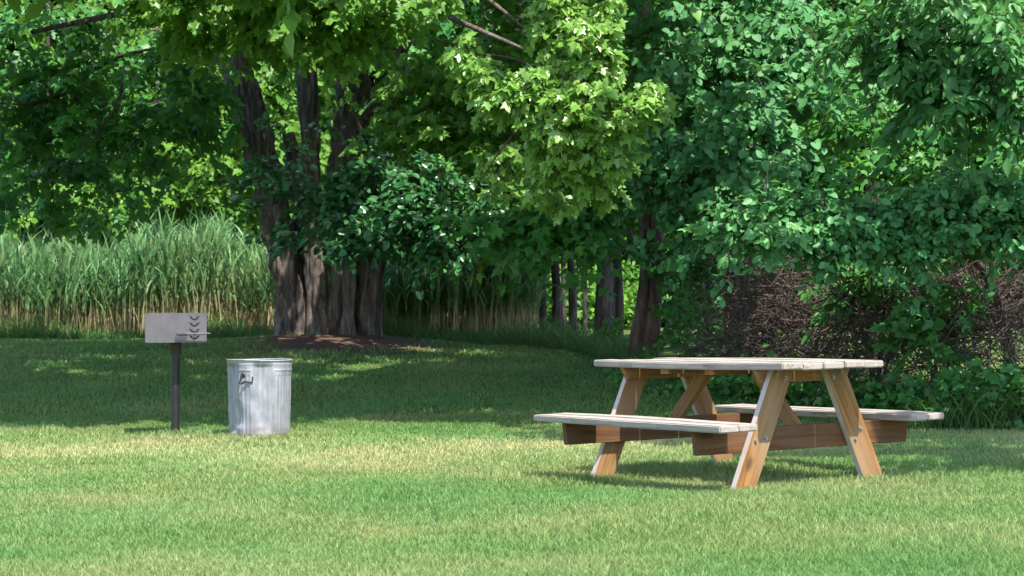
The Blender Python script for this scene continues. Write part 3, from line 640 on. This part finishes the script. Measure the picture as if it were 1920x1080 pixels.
# ---------------------------------------------------------------- small tree of glossy leaves in front of the big stems
def glossy_tree():
    Y = 27.0; T = Tubes(); F = Foliage()
    b = (xat(709, 29.3), 29.3); base = (*b, float(gz(*b)))
    stem(T, [(*base, .05), (b[0] + .03, b[1], base[2] + .9, .045), (*pt(735, 440, 28.3), .04), (*pt(750, 400, 27.6), .035), (*pt(700, 300, 27.3), .03), (*pt(660, 200, 27.3), .015)], 20, 8)
    stem(T, [(*pt(768, 440, 27.7), .045), (*pt(820, 400, 27), .03), (*pt(880, 420, 26.3), .012)], 12, 6)
    stem(T, [(*pt(760, 430, 27.7), .04), (*pt(690, 400, 27), .028), (*pt(560, 400, 26.6), .01)], 12, 6)
    stem(T, [(*pt(668, 222, 29), .02), (*pt(705, 225, 28.6), .015), (*pt(760, 240, 28.4), .006)], 8, 6)
    stem(T, [(*pt(715, 290, 29), .016), (*pt(745, 305, 28.6), .01)], 6, 6)
    kw = dict(L=(.4, .7), hang=.25, droop=.4, tilt=.75, lay=.10)
    for a in ((550, 280, 27.4, 50, 30, .4, 4), (650, 250, 27.4, 40, 20, .4, 2), (520, 350, 27.2, 50, 40, .4, 8), (600, 380, 27, 60, 36, .5, 15), (700, 370, 26.8, 80, 55, .6, 36), (790, 370, 26.5, 80, 55, .6, 36), (860, 390, 26.2, 60, 45, .5, 22), (700, 425, 26.3, 80, 30, .5, 28), (800, 430, 26, 90, 32, .5, 32), (880, 440, 25.8, 50, 25, .4, 16), (650, 455, 26.3, 30, 14, .3, 6), (740, 340, 27, 50, 26, .4, 8), (560, 420, 27, 40, 22, .4, 5)):
        pc(F, 'oval', *a[:6], int(a[6] * 1.2), 30, .135, out=(0, -1, .1), **kw)
    plant('glossy_shrub', base, 'small tree with dark glossy oval leaves spreading in front of the big grey stems', 'tree', T, F, M_glossy, M_barkd)
glossy_tree()

# ---------------------------------------------------------------- the maple behind the table with the bright sunlit bough
def bough_maple():
    Y = 25.0; T = Tubes(); F = Foliage(); G = Foliage(); k = Y / FPX
    b = (xat(1210, Y), Y); base = (*b, float(gz(*b)))
    px_stem(T, Y, [(1196, 690, 50), (1200, 640, 38), (1212, 560, 34), (1220, 480, 34), (1216, 420, 34), (1206, 330, 32), (1200, 200, 30), (1206, 60, 26), (1208, -100, 20)], n=46, sides=20, flute=.08, rough=.2, seed=3)
    px_stem(T, Y - .1, [(1222, 690, 44), (1222, 640, 34), (1228, 560, 28), (1236, 480, 22), (1228, 400, 20), (1195, 300, 16)], n=40, sides=16, flute=.08, rough=.2, seed=9)
    px_stem(T, Y - .3, [(1183, 470, 12), (1180, 430, 12), (1172, 395, 10), (1140, 330, 8)], n=16, sides=8)
    # the limb that carries the lit bough out over the lawn
    v = [pt(1205, 330, 25), pt(1150, 200, 22), pt(1080, 150, 19), pt(1040, 200, 17.6)]
    stem(T, [(*q, r) for q, r in zip(v, (.07, .05, .035, .015))], 20, 8)
    for tip, yt in (((880, 100), 17.2), ((905, 330), 18), ((1200, 200), 17.2), ((1130, 20), 17.2), ((1060, -40), 17.4), ((1000, 260), 17.3), ((1120, 380), 18)):
        a, c = pt(1060, 175, 18), pt(*tip, yt); stem(T, [(*a, .022), (*((a + c) / 2 + Vector((0, 0, .12))), .014), (*c, .004)], 12, 5)
    kw = dict(L=(.3, .52), hang=.75, droop=.6, tilt=.7)
    kw = dict(L=(.14, .30), hang=.8, droop=.7, tilt=.75, wid=.55)
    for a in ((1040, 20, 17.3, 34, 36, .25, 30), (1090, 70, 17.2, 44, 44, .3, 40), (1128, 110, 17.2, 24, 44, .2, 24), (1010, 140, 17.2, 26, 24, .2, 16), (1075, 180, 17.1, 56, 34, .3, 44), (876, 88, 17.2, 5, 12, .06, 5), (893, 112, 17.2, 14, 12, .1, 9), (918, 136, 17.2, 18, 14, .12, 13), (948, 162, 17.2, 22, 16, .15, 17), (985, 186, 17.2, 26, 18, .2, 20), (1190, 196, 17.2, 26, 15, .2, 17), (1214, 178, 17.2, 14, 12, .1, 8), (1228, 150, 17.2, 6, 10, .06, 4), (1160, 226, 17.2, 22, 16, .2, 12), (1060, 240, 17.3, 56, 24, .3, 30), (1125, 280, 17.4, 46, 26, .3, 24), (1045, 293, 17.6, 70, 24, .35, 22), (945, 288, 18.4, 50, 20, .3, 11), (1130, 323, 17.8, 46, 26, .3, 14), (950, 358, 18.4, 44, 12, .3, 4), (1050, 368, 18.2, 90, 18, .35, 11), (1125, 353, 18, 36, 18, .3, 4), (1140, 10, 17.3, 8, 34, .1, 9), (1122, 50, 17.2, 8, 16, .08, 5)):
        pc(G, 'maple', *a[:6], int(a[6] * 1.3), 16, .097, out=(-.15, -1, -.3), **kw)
    kw = dict(L=(.5, .9), hang=.6, droop=.5)
    for a in ((1060, 410, 23, 120, 22, .7, 20), (960, 420, 23, 80, 18, .6, 12), (1110, 390, 23, 50, 25, .6, 8), (1090, 340, 23, 110, 50, .7, 22), (1170, 100, 24, 110, 90, .9, 30), (1150, 260, 23.5, 90, 80, .8, 26), (1250, 20, 24.5, 130, 60, 1, 26)):
        pc(F, 'maple', *a[:6], a[6], 32, .14, out=(-.1, -1, -.2), **kw)
    overhead(F, 'far', 170, (-2.2, 4.2), (26, 37), (6.8, 9.8), 46, .28, lambda x, y: True)  # unseen leaves added above to shade the reeds and gap behind
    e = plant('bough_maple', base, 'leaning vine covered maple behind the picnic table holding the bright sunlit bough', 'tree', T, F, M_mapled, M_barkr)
    o = G.build('leafy_bough', M_bough, e, M_barkd); o.location = -Vector(base); o['label'] = 'leafy bough reaching out over the lawn, sunlight put into its pale leaf colour'
    V = Foliage()
    for a in ((1275, 600, 24.7, 24, 50, .3, 10), (1280, 520, 24.6, 36, 50, .3, 14), (1160, 440, 24.6, 26, 20, .3, 5), (1240, 462, 24.3, 26, 20, .2, 5), (1300, 450, 24.4, 40, 40, .3, 14), (1290, 390, 24.4, 40, 30, .3, 10)):
        pc(V, 'lobed', *a[:6], a[6], 22, .11, L=(.3, .55), hang=.8, droop=.5, tilt=.8)
    o = V.build('ivy', M_weed, e, M_barkd); o.location = -Vector(base)
bough_maple()

# ---------------------------------------------------------------- blue green tree right of the bough
def teal_tree():
    T = Tubes(); F = Foliage(); Y = 24.0; b = (xat(1390, Y), Y); base = (*b, float(gz(*b)))
    px_stem(T, Y, [(1388, 690, 40), (1392, 600, 28), (1400, 500, 26), (1395, 380, 24), (1370, 240, 22), (1340, 100, 18), (1320, -60, 14)], n=36, sides=14, rough=.18, seed=4)
    px_stem(T, Y, [(1375, 690, 26), (1372, 600, 20), (1368, 500, 18), (1360, 400, 16), (1310, 280, 12), (1270, 160, 8)], n=30, sides=10, rough=.18, seed=5)
    px_stem(T, Y, [(1390, 300, 16), (1450, 200, 12), (1520, 120, 7)], n=14, sides=8); px_stem(T, Y - 1, [(1375, 340, 14), (1430, 260, 9), (1460, 240, 5)], n=14, sides=8)
    kw = dict(L=(.4, .75), hang=.8, droop=.55, tilt=.7)
    for a in ((1300, 110, 22.5, 100, 60, .7, 36), (1240, 170, 22, 60, 60, .6, 18), (1390, 120, 22.3, 90, 60, .7, 32), (1480, 80, 22.3, 90, 60, .7, 30), (1330, 210, 22.2, 90, 50, .6, 26), (1280, 300, 21.8, 60, 60, .6, 22), (1240, 310, 21.8, 40, 40, .5, 11), (1310, 390, 21.6, 56, 50, .5, 22), (1240, 290, 22, 50, 40, .4, 12), (1340, 350, 22, 60, 45, .5, 16), (1400, 210, 21.4, 60, 40, .5, 14), (1560, 110, 22.5, 80, 60, .7, 24), (1480, 150, 22, 70, 40, .6, 16), (1300, 20, 23, 110, 40, .7, 20), (1440, 10, 23, 110, 40, .7, 20)):
        pc(F, 'round', *a[:6], int(a[6] * 1.1), 32, .10, out=(0, -1, -.15), **kw)
    for a in ((1420, 185, 20, 40, 30, .3, 8), (1400, 240, 20, 36, 26, .3, 8), (1430, 275, 19.8, 42, 24, .3, 10), (1375, 270, 20, 30, 20, .2, 5), (1520, 90, 20.2, 40, 26, .3, 7), (1390, 300, 20, 60, 18, .3, 6)):
        pc(F, 'round', *a[:6], a[6], 26, .105, out=(.2, -1, 0), **kw)
    plant('round_leaved_tree', base, 'tall tree with rounded blue green leaves growing right of the sunlit bough', 'tree', T, F, M_teal, M_barkd)
teal_tree()

def right_trees():
    # long drooping leaves, upper right; its trunk stands off to the right
    T = Tubes(); F = Foliage(); b = (7.2, 17.6); base = (*b, float(gz(*b)))
    stem(T, [(*base, .2), (7.0, 17.5, 2, .16), (6.8, 17.2, 4.5, .12), (6.6, 16.8, 7, .07)], 20, 12, rough=.15)
    stem(T, [(6.95, 17.4, 2.9, .08), (5.6, 17.2, 3.8, .05), (*pt(1760, 60, 17), .03), (*pt(1660, 60, 16.8), .01)], 16, 8); stem(T, [(6.9, 17.4, 2.4, .07), (5.4, 17.1, 3.0, .04), (*pt(1800, 190, 16.8), .02)], 14, 8)
    kw = dict(L=(.4, .7), hang=.65, droop=.6, tilt=.6)
    for a in ((1700, 70, 17, 70, 50, .5, 18), (1790, 60, 16.8, 80, 60, .5, 24), (1800, 160, 16.8, 80, 40, .5, 20), (1740, 180, 17, 60, 36, .4, 12), (1900, 110, 16.6, 90, 90, .6, 30), (1680, 110, 17, 40, 30, .4, 8), (1780, -40, 17, 130, 50, .7, 24), (1960, 220, 16.8, 70, 60, .6, 14)):
        pc(F, 'point', *a[:6], a[6], 34, .135, out=(-.5, -1, -.2), **kw)
    overhead(F, 'far', 165, (1.9, 6.5), (11.2, 19), (4.2, 7.5), 40, .24, lambda x, y: y > RSH(x) + .08 * wob(x, y, 2) and wob(x, y, .9, 2) > -1.1)
    plant('drooping_tree', base, 'tree with long drooping pointed leaves hanging into the upper right', 'tree', T, F, M_point, M_barkd)
    # the mid-height dense green behind it
    T = Tubes(); F = Foliage(); b = (xat(1640, 24), 24.0); base = (*b, float(gz(*b)))
    px_stem(T, 24, [(1640, 720, 40), (1640, 500, 32), (1630, 300, 28), (1620, 100, 22), (1600, -60, 16)], n=26, sides=12, rough=.15)
    kw = dict(L=(.5, .9), hang=.6, droop=.5)
    for a in ((1650, 190, 21, 100, 60, .7, 32), (1730, 270, 20.5, 110, 60, .7, 36), (1850, 300, 20, 110, 60, .7, 36), (1640, 20, 23, 120, 70, .8, 30), (1560, 200, 23.5, 60, 40, .7, 7), (1820, 220, 20.6, 90, 40, .6, 20), (1950, 330, 20, 90, 120, .9, 34), (1780, 20, 22, 130, 80, .9, 30), (1930, 60, 21, 120, 100, .9, 34)):
        pc(F, 'lobed', *a[:6], int(a[6] * 1.1), 32, .11, out=(-.1, -1, -.15), **kw)
    plant('dense_tree', base, 'dense dark green tree filling the wood at mid height behind the broad low bush', 'tree', T, F, M_mapled, M_barkd)
RSH = lambda x: float(np.interp(x, [1.9, 2.15, 2.35, 3.2, 6], [15, 13.4, 12.35, 12.0, 11.6]))
right_trees()

def low_bush():
    T = Tubes(); F = Foliage(); b = (xat(1900, 19), 19.0); base = (*b, float(gz(*b)))
    stem(T, [(*base, .06), (*pt(1890, 640, 18.8), .055), (*pt(1840, 500, 18.4), .04), (*pt(1700, 420, 17.8), .025), (*pt(1500, 420, 17.3), .014), (*pt(1370, 440, 17), .005)], 24, 8)
    for tip, Y in (((1420, 390), 17.2), ((1480, 360), 17.3), ((1560, 460), 17.2), ((1700, 370), 17.4), ((1800, 440), 17)):
        a, c = pt(1760, 435, 18), pt(*tip, Y); stem(T, [(*a, .02), (*((a + c) / 2 + Vector((0, 0, .08))), .012), (*c, .004)], 10, 5)
    kw = dict(L=(.3, .55), hang=.45, droop=.5, tilt=.65)
    for a in ((1400, 425, 17, 50, 24, .25, 14), (1470, 430, 17.1, 50, 26, .3, 20), (1550, 420, 17.2, 60, 34, .35, 28), (1640, 415, 17.3, 60, 40, .4, 32), (1730, 405, 17.3, 60, 45, .4, 34), (1810, 400, 17.2, 50, 48, .4, 34), (1450, 385, 17.2, 40, 14, .2, 7), (1520, 375, 17.3, 40, 14, .2, 6), (1890, 400, 17.2, 50, 60, .5, 34), (1980, 400, 17.2, 60, 80, .6, 34), (1600, 440, 17.1, 70, 14, .3, 12), (1720, 440, 17.1, 60, 14, .3, 12), (1830, 350, 17.6, 50, 30, .4, 14)):
        pc(F, 'oval', *a[:6], int(a[6] * 1.25), 28, .098, out=(-.35, -1, .05), **kw)
    plant('broad_bush', base, 'broad bush of oval leaves arching above the brush pile right of the table', 'bush', T, F, M_bush, M_twig)
low_bush()

# ---------------------------------------------------------------- trees on the left, behind the reeds
def left_trees():
    def tree(name, label, px, Y, wd, cl, kind, size, mat, lean=0, K=32, limbs=()):
        T = Tubes(); F = Foliage(); b = (xat(px, Y), Y); base = (*b, float(gz(*b)))
        px_stem(T, Y, [(px, 640, wd * 1.3), (px + lean * .3, 480, wd), (px + lean * .6, 300, wd * .9), (px + lean, 120, wd * .75), (px + lean * 1.3, -120, wd * .6)], n=26, sides=10, rough=.15, seed=px)
        for q in limbs:
            v = [pt(*z[:3]) for z in q]; stem(T, [(*a, z[3]) for a, z in zip(v, q)], 16, 6, rough=.1)
        for a in cl: pc(F, kind, *a[:6], a[6], K, size, L=(.6, 1.1), hang=.6, droop=.5, out=(.1, -1, -.15))
        plant(name, base, label, 'tree', T, F, mat, M_barkd, group='trees standing in the wood')
    tree('maple_tree', 'maple behind the left reeds with dark forked branches crossing pale leaves', -120, 34, 30,
         ((110, 60, 27.6, 110, 70, 1, 24), (220, 90, 27.6, 110, 70, 1, 24), (120, 200, 28.1, 120, 70, 1, 28), (260, 230, 28.6, 110, 70, 1, 25), (180, 330, 29.6, 130, 60, 1, 25), (350, 200, 28.6, 90, 70, 1, 21), (40, 300, 28.6, 100, 100, 1, 25), (-60, 150, 27.6, 100, 160, 1, 36), (330, 110, 27.6, 80, 50, .8, 11)), 'maple', .16, M_mapled,
         limbs=(((-120, 300, 34, .06), (-60, 240, 32, .055), (40, 220, 29.6, .05), (110, 180, 27.8, .035), (210, 110, 27.2, .03), (330, 85, 26.6, .01)), ((120, 175, 27.6, .03), (60, 195, 27.1, .02), (-30, 190, 26.6, .01)), ((235, 100, 27.2, .025), (225, 180, 27.0, .02), (185, 250, 26.9, .014), (140, 300, 26.8, .008)), ((60, 60, 28.6, .03), (150, 40, 27.4, .02), (230, 60, 27.1, .008))))
    tree('wood_tree', 'leafy tree with a short dark trunk showing left of the big stems', 300, 40, 24,
         ((300, 60, 38, 130, 90, 1.5, 34), (400, 250, 38, 110, 80, 1.5, 34), (260, 350, 38.5, 120, 50, 1.5, 26), (400, 380, 38, 110, 50, 1.4, 26), (480, 120, 39, 110, 110, 1.5, 34), (120, 370, 39, 130, 50, 1.5, 26)), 'far', .2, M_far, lean=-4, K=44)
    tree('wood_tree', 'dark slanting trunk in the wood just left of the big leaning stem', 425, 42, 34,
         ((430, 60, 41, 120, 90, 1.5, 30), (540, 300, 41, 110, 90, 1.5, 30), (480, 330, 40.5, 100, 80, 1.5, 22)), 'far', .2, M_far, lean=-26, K=44)
    tree('wood_tree', 'sunny yellow green sapling at the left end of the reeds', 90, 37, 10,
         ((110, 350, 36.4, 70, 50, .8, 26), (180, 380, 36.4, 90, 40, .8, 16), (60, 400, 36.5, 70, 40, .8, 16)), 'lobed', .2, M_far, K=40)
left_trees()

# ---------------------------------------------------------------- bare trunks in the gap left of the bough maple
def gap_trunks():
    spec = ((964, 33, 12, 2, 'thin dark trunk, leftmost of those standing in the shaded reeds'), (984, 34, 16, -4, 'dark trunk standing close beside the leftmost thin one in the reeds'), (1002, 36, 10, 3, 'very thin dark sapling trunk between the reeds and the sunny gap'), (1042, 34, 18, 4, 'dark trunk on the left edge of the sunny gap'), (1072, 35, 16, 6, 'dark bare trunk standing inside the sunny gap'), (1134, 31, 34, -4, 'thick dark trunk on the right edge of the sunny gap'), (1160, 29, 16, 4, 'slim dark trunk close left of the vine covered maple'), (1020, 33, 13, -5, 'crooked dark trunk between the very thin sapling and the sunny gap'), (1056, 37, 9, 2, 'thin pale stem just inside the left edge of the sunny gap'), (1150, 33, 22, 2, 'dark trunk pressed between the thick one and the slim one by the gap'), (900, 34, 9, 4, 'farthest left slender stem among the shaded reeds'), (1098, 40, 8, -4, 'thin far stem crossing the bright middle of the sunny gap'), (930, 35, 10, -3, 'slender dark stem rising from the middle of the shaded reeds'))
    for px, Y, wd, lean, lab in spec:
        T = Tubes(); F = Foliage(); b = (xat(px, Y), Y); base = (*b, float(gz(*b)))
        px_stem(T, Y, [(px, 660, wd * 1.25), (px + lean * .4, 560, wd), (px - lean * .3, 470, wd * .9), (px + lean, 300, wd * .8), (px + lean * 2, 100, wd * .6), (px + lean * 2, -80, wd * .4)], n=34, sides=9, rough=.15, seed=px)
        for a in ((px, 380, Y - .5, 60, 60, .8, 9), (px + 10, 180, Y - .5, 90, 90, 1, 12)):
            pc(F, 'far', *a[:6], a[6], 44, .17, L=(.6, 1.1), hang=.6, droop=.5)
        plant('slender_tree', base, lab, 'tree', T, F, M_mapled, M_barkd, group='bare trunks in the wood')
gap_trunks()

# ---------------------------------------------------------------- the far wood that closes every gap
def far_wood():
    A = Foliage(); B = Foliage(); kw = dict(L=(1.2, 2.2), hang=.5, droop=.4, twig=False)
    def put(px, py, Y, rx, ry, sz):
        pc(A if px < 600 + random.uniform(-60, 60) or (1075 < px < 1135 and py > 380) else B, 'far', px, py, Y, rx, ry, 1.6, 12, 70, sz, **kw)  # left and gap get brighter leaves, the rest darker, painting sun and shade
    for Y, n in ((47, 52), (54, 60), (62, 70)):
        for i in range(n): put(random.uniform(-160, 2080), random.uniform(-90, 520), Y + random.uniform(-2, 2), 110, 90, .30 if Y < 50 else .36)
    for i in range(90): put(-160 + 2240 * (i + .5) / 90, random.uniform(470, 590), random.uniform(48, 62), 80, 40, .3)
    for i in range(20): put(random.uniform(-180, 420), random.uniform(-140, 160), random.uniform(45, 50), 90, 70, .3)
    for i in range(24): put(random.uniform(1250, 1750), random.uniform(-160, 80), random.uniform(45, 50), 90, 70, .3)
    for i in range(46): put(random.uniform(-220, 2080), random.uniform(-330, -40), random.uniform(46, 60), 160, 110, .4)
    for i in range(30): put(random.uniform(90, 480), random.uniform(160, 440), random.uniform(46, 50), 60, 50, .28); put(random.uniform(1400, 1760), random.uniform(180, 440), random.uniform(46, 50), 60, 50, .28)
    for i in range(26): put(random.uniform(1150, 1520), random.uniform(360, 540), random.uniform(46, 50), 50, 40, .26); put(random.uniform(400, 700), random.uniform(60, 360), random.uniform(44, 48), 50, 50, .26)
    for q in range(10): pc(A, 'far', random.uniform(1078, 1128), random.uniform(480, 590), random.uniform(43, 44.5), 12, 20, .6, 6, 60, .2, **kw)
    tag(A.build('distant_woods', M_far), 'far wood on the left and in the gap, sunlight put into its yellow green', 'woods', kind='stuff')
    tag(B.build('distant_woods', M_mapled), 'far wood behind the middle and right, shade put into its deep green', 'woods', kind='stuff')
far_wood()

# ---------------------------------------------------------------- reeds
def reeds(name, label, n, px0, px1, y0, y1, hmin, hmax, seed=0):
    B = Blades(); Y = R.uniform(y0, y1, n) ; px = R.uniform(px0, px1, n); X = (px - 960) / FPX * Y
    keep = np.sqrt((X - TREE[0]) ** 2 + (Y - TREE[1]) ** 2) > 1.1; X, Y = X[keep], Y[keep]; n = len(X)
    h = R.uniform(hmin, hmax, n) * (1 + .12 * np.sin(X * 1.9 + seed) + .08 * np.sin(X * 5 + Y)); h = h * (.82 + .18 * sstep(-40, 220, (X / Y) * FPX + 960)); a = R.uniform(0, 2 * np.pi, n); ln = np.stack([np.cos(a), np.sin(a)], -1)
    b = np.stack([X, Y, gz(X, Y) - .02], -1); lean = .13 * h
    S = Blades(); S.add(blades(b, h, np.full(n, .018), ln, lean, R.random(n), 3)); S.add(blades(b, h * R.uniform(.3, .7, n), np.full(n, .016), -ln, lean, R.random(n), 3))
    for k in range(10):
        t = .42 + .58 * (k + R.random(n)) / 10; P = b.copy(); P[:, :2] += ln * (lean * t ** 1.7)[:, None]; P[:, 2] += h * t * (1 - .25 * t * .13)
        a2 = a + k * 2.4 + R.normal(0, .6, n); l2 = np.stack([np.cos(a2), np.sin(a2)], -1); ll = R.uniform(.38, .75, n)
        B.add(blades(P, ll * R.uniform(.55, .95, n), R.uniform(.026, .046, n), l2, ll * R.uniform(.12, .6, n), R.random(n), 3))
    e = tag(S.build(name, M_reedstem), label, 'reeds', kind='stuff'); o = B.build('reed_leaf', M_reed, e); o['kind'] = 'stuff'
reeds('reed_bed', 'tall grey green reeds with tan stems left of the big maple, catching the sun', 1700, -140, 560, 32.8, 37.5, 1.2, 1.85)
reeds('reed_bed', 'bluish shaded reeds right of the big maple stems', 850, 650, 1010, 31.3, 35.0, .9, 1.5, 2)

# ---------------------------------------------------------------- rough grass, weeds, brush
def rough_grass():
    B = Blades(); n = 26000
    X = R.uniform(-10.5, 7, n); e = lawn_edge(X); Y = e + R.gamma(1.6, .5, n) - .25
    keep = np.sqrt((X - TREE[0]) ** 2 + (Y - TREE[1]) ** 2) > 1.25; X, Y = X[keep], Y[keep]; n = len(X)
    h = R.uniform(.12, .42, n) * (.6 + .6 * sstep(-.2, .8, Y - lawn_edge(X))) * (1 + .35 * np.sin(2.1 * X))
    a = R.uniform(0, 2 * np.pi, n); B.add(blades(np.stack([X, Y, gz(X, Y) - .01], -1), h, R.uniform(.008, .016, n), np.stack([np.cos(a), np.sin(a)], -1), h * R.uniform(.3, 1, n), R.random(n), 3))
    # the long rank grass on the right
    n = 3200; px = R.uniform(1690, 2040, n); Y = R.uniform(16.6, 18.6, n); X = (px - 960) / FPX * Y
    h = R.uniform(.2, .55, n) * sstep(1640, 1800, px); a = R.uniform(0, 2 * np.pi, n)
    B.add(blades(np.stack([X, Y, gz(X, Y) - .01], -1), h, R.uniform(.008, .015, n), np.stack([np.cos(a), np.sin(a)], -1), h * R.uniform(.3, .9, n), R.random(n), 3))
    tag(B.build('rough_grass', M_tall), 'long unmown grass along the foot of the reeds and the wood', 'grass', kind='stuff')
rough_grass()
def undergrowth():
    F = Foliage(); kw = dict(L=(.25, .5), hang=.3, droop=.3, tilt=.75)
    for a in ((1620, 770, 18.6, 60, 26, .4, 30), (1700, 775, 18, 60, 28, .4, 28), (1560, 755, 19.4, 50, 18, .4, 16), (1760, 770, 18, 60, 24, .4, 24), (1850, 755, 17.3, 80, 40, .5, 50), (1780, 770, 17.2, 60, 24, .3, 20), (1960, 755, 17.4, 80, 50, .5, 34), (1330, 630, 22, 50, 36, .4, 18), (1420, 680, 21.4, 60, 16, .4, 8), (1500, 680, 20.6, 50, 16, .4, 6), (1300, 560, 23, 40, 50, .4, 14), (1340, 540, 23, 30, 50, .4, 10), (1120, 650, 26.5, 40, 26, .4, 8), (1460, 720, 20, 70, 30, .4, 18), (1370, 720, 20.6, 60, 30, .4, 16), (1280, 690, 22, 60, 26, .4, 14), (1260, 720, 21.4, 60, 20, .4, 10)):
        pc(F, 'lobed', *a[:6], int(a[6] * 1.2), 22, .095, out=(0, -.7, .5), **kw)
    tag(F.build('undergrowth', M_weed), 'leafy weeds crowding the edge of the wood behind the table', 'undergrowth', kind='stuff')
    def shrub(name, label, cl, kind, size, mat, px, Y):
        F = Foliage(); T = Tubes(); b = (xat(px, Y), Y); base = (*b, float(gz(*b)))
        for a in cl:
            pc(F, kind, *a[:6], a[6], 26, size, L=(.3, .6), hang=.5, droop=.5, tilt=.7); v = pt(*a[:3])
            stem(T, [(*base, .02), (*(Vector(base) * .5 + v * .5 + Vector((.1, 0, .1))), .014), (*v, .006)], 10, 5)
        plant(name, base, label, 'shrub', T, F, mat, M_twig)
    shrub('feathery_shrub', 'lighter green feathery shrub growing over the brush pile under the broad bush', ((1620, 520, 19, 50, 30, .4, 14), (1680, 505, 18.8, 50, 30, .4, 13), (1560, 520, 19.4, 40, 40, .3, 10), (1640, 480, 19, 80, 30, .4, 16), (1590, 570, 19.4, 24, 30, .3, 6)), 'point', .12, M_weed, 1640, 19.6)
    shrub('seedling_maple', 'small bright maple seedling in front of the purple brush on the right', ((1730, 610, 18.4, 30, 36, .25, 10), (1715, 640, 18.4, 16, 16, .15, 3), (1800, 560, 18.6, 40, 30, .3, 8)), 'maple', .12, M_weed, 1740, 18.6)
undergrowth()
def brush():
    def pile(label, spec):
        T = Tubes(); c = pt(*spec[0][:3]); base = (c.x, c.y, float(gz(c.x, c.y))); e = Vector(base)
        for px, py, Y, rx, ry, n in spec:
            for i in range(n):
                a = pt(random.gauss(px, rx), random.gauss(py, ry), Y + random.uniform(-.5, .5)); L = random.uniform(.25, .9)
                d = Vector((random.gauss(0, 1), random.gauss(0, .6), random.gauss(0, .7) + .1)).normalized() * L; r = random.uniform(.003, .009)
                b = a + d * .5 + Vector((random.gauss(0, .06), random.gauss(0, .06), random.gauss(0, .07))); f = a + d + Vector((0, 0, -.12 * L))
                T.tube([q - e for q in (a, b, f)], [r, r * .8, r * .4], 4)
        o = T.build('brush_pile', M_twig); o.location = base; tag(o, label, 'brush pile')
    pile('tangled pile of dead purplish twigs below the broad bush, nearest the maple trunks', ((1450, 600, 20.6, 55, 50, 330), (1500, 570, 20.2, 60, 45, 300), (1400, 660, 21, 70, 25, 140), (1560, 620, 20, 60, 45, 240), (1440, 510, 21.5, 40, 40, 120)))
    pile('purple tangle of dry branches at the far right edge under the broad bush', ((1720, 600, 18.9, 70, 45, 300), (1800, 590, 18.7, 60, 55, 340), (1880, 590, 18.6, 60, 60, 300), (1650, 620, 19.2, 50, 45, 200)))
    for px, py0, py1, Y, wd, lean, mat, lab in ((1372, 690, 380, 22.6, 14, 8, M_barkd, 'purple grey sapling trunk left of the pale snag'), (1386, 690, 380, 22.8, 12, -6, M_barkd, 'sapling trunk standing right against its purple grey neighbour'), (1412, 640, 420, 22.2, 13, 10, M_bark, 'pale dead snag catching light under the tip of the broad bush'), (1440, 690, 380, 23, 22, -4, M_barkd, 'dark trunk between the pale snag and the brush pile'), (1126, 690, 600, 26.5, 14, 10, M_bark, 'short pale stump at the foot of the shaded reeds near the table top')):
        T = Tubes(); b = pt(px, py0, Y); base = (b.x, Y, float(gz(b.x, Y)))
        px_stem(T, Y, [(px, py0, wd * 1.3), (px + lean * .4, (py0 * 2 + py1) / 3, wd), (px + lean * .7, (py0 + 2 * py1) / 3, wd * .9), (px + lean, py1, wd * .6)], n=22, sides=10, rough=.2, seed=px)
        o = T.build('snag', mat); o.data.transform(Matrix.Translation(-Vector(base))); o.location = base; tag(o, lab, 'dead trunk', 'dead and bare stems at the wood edge')
brush()
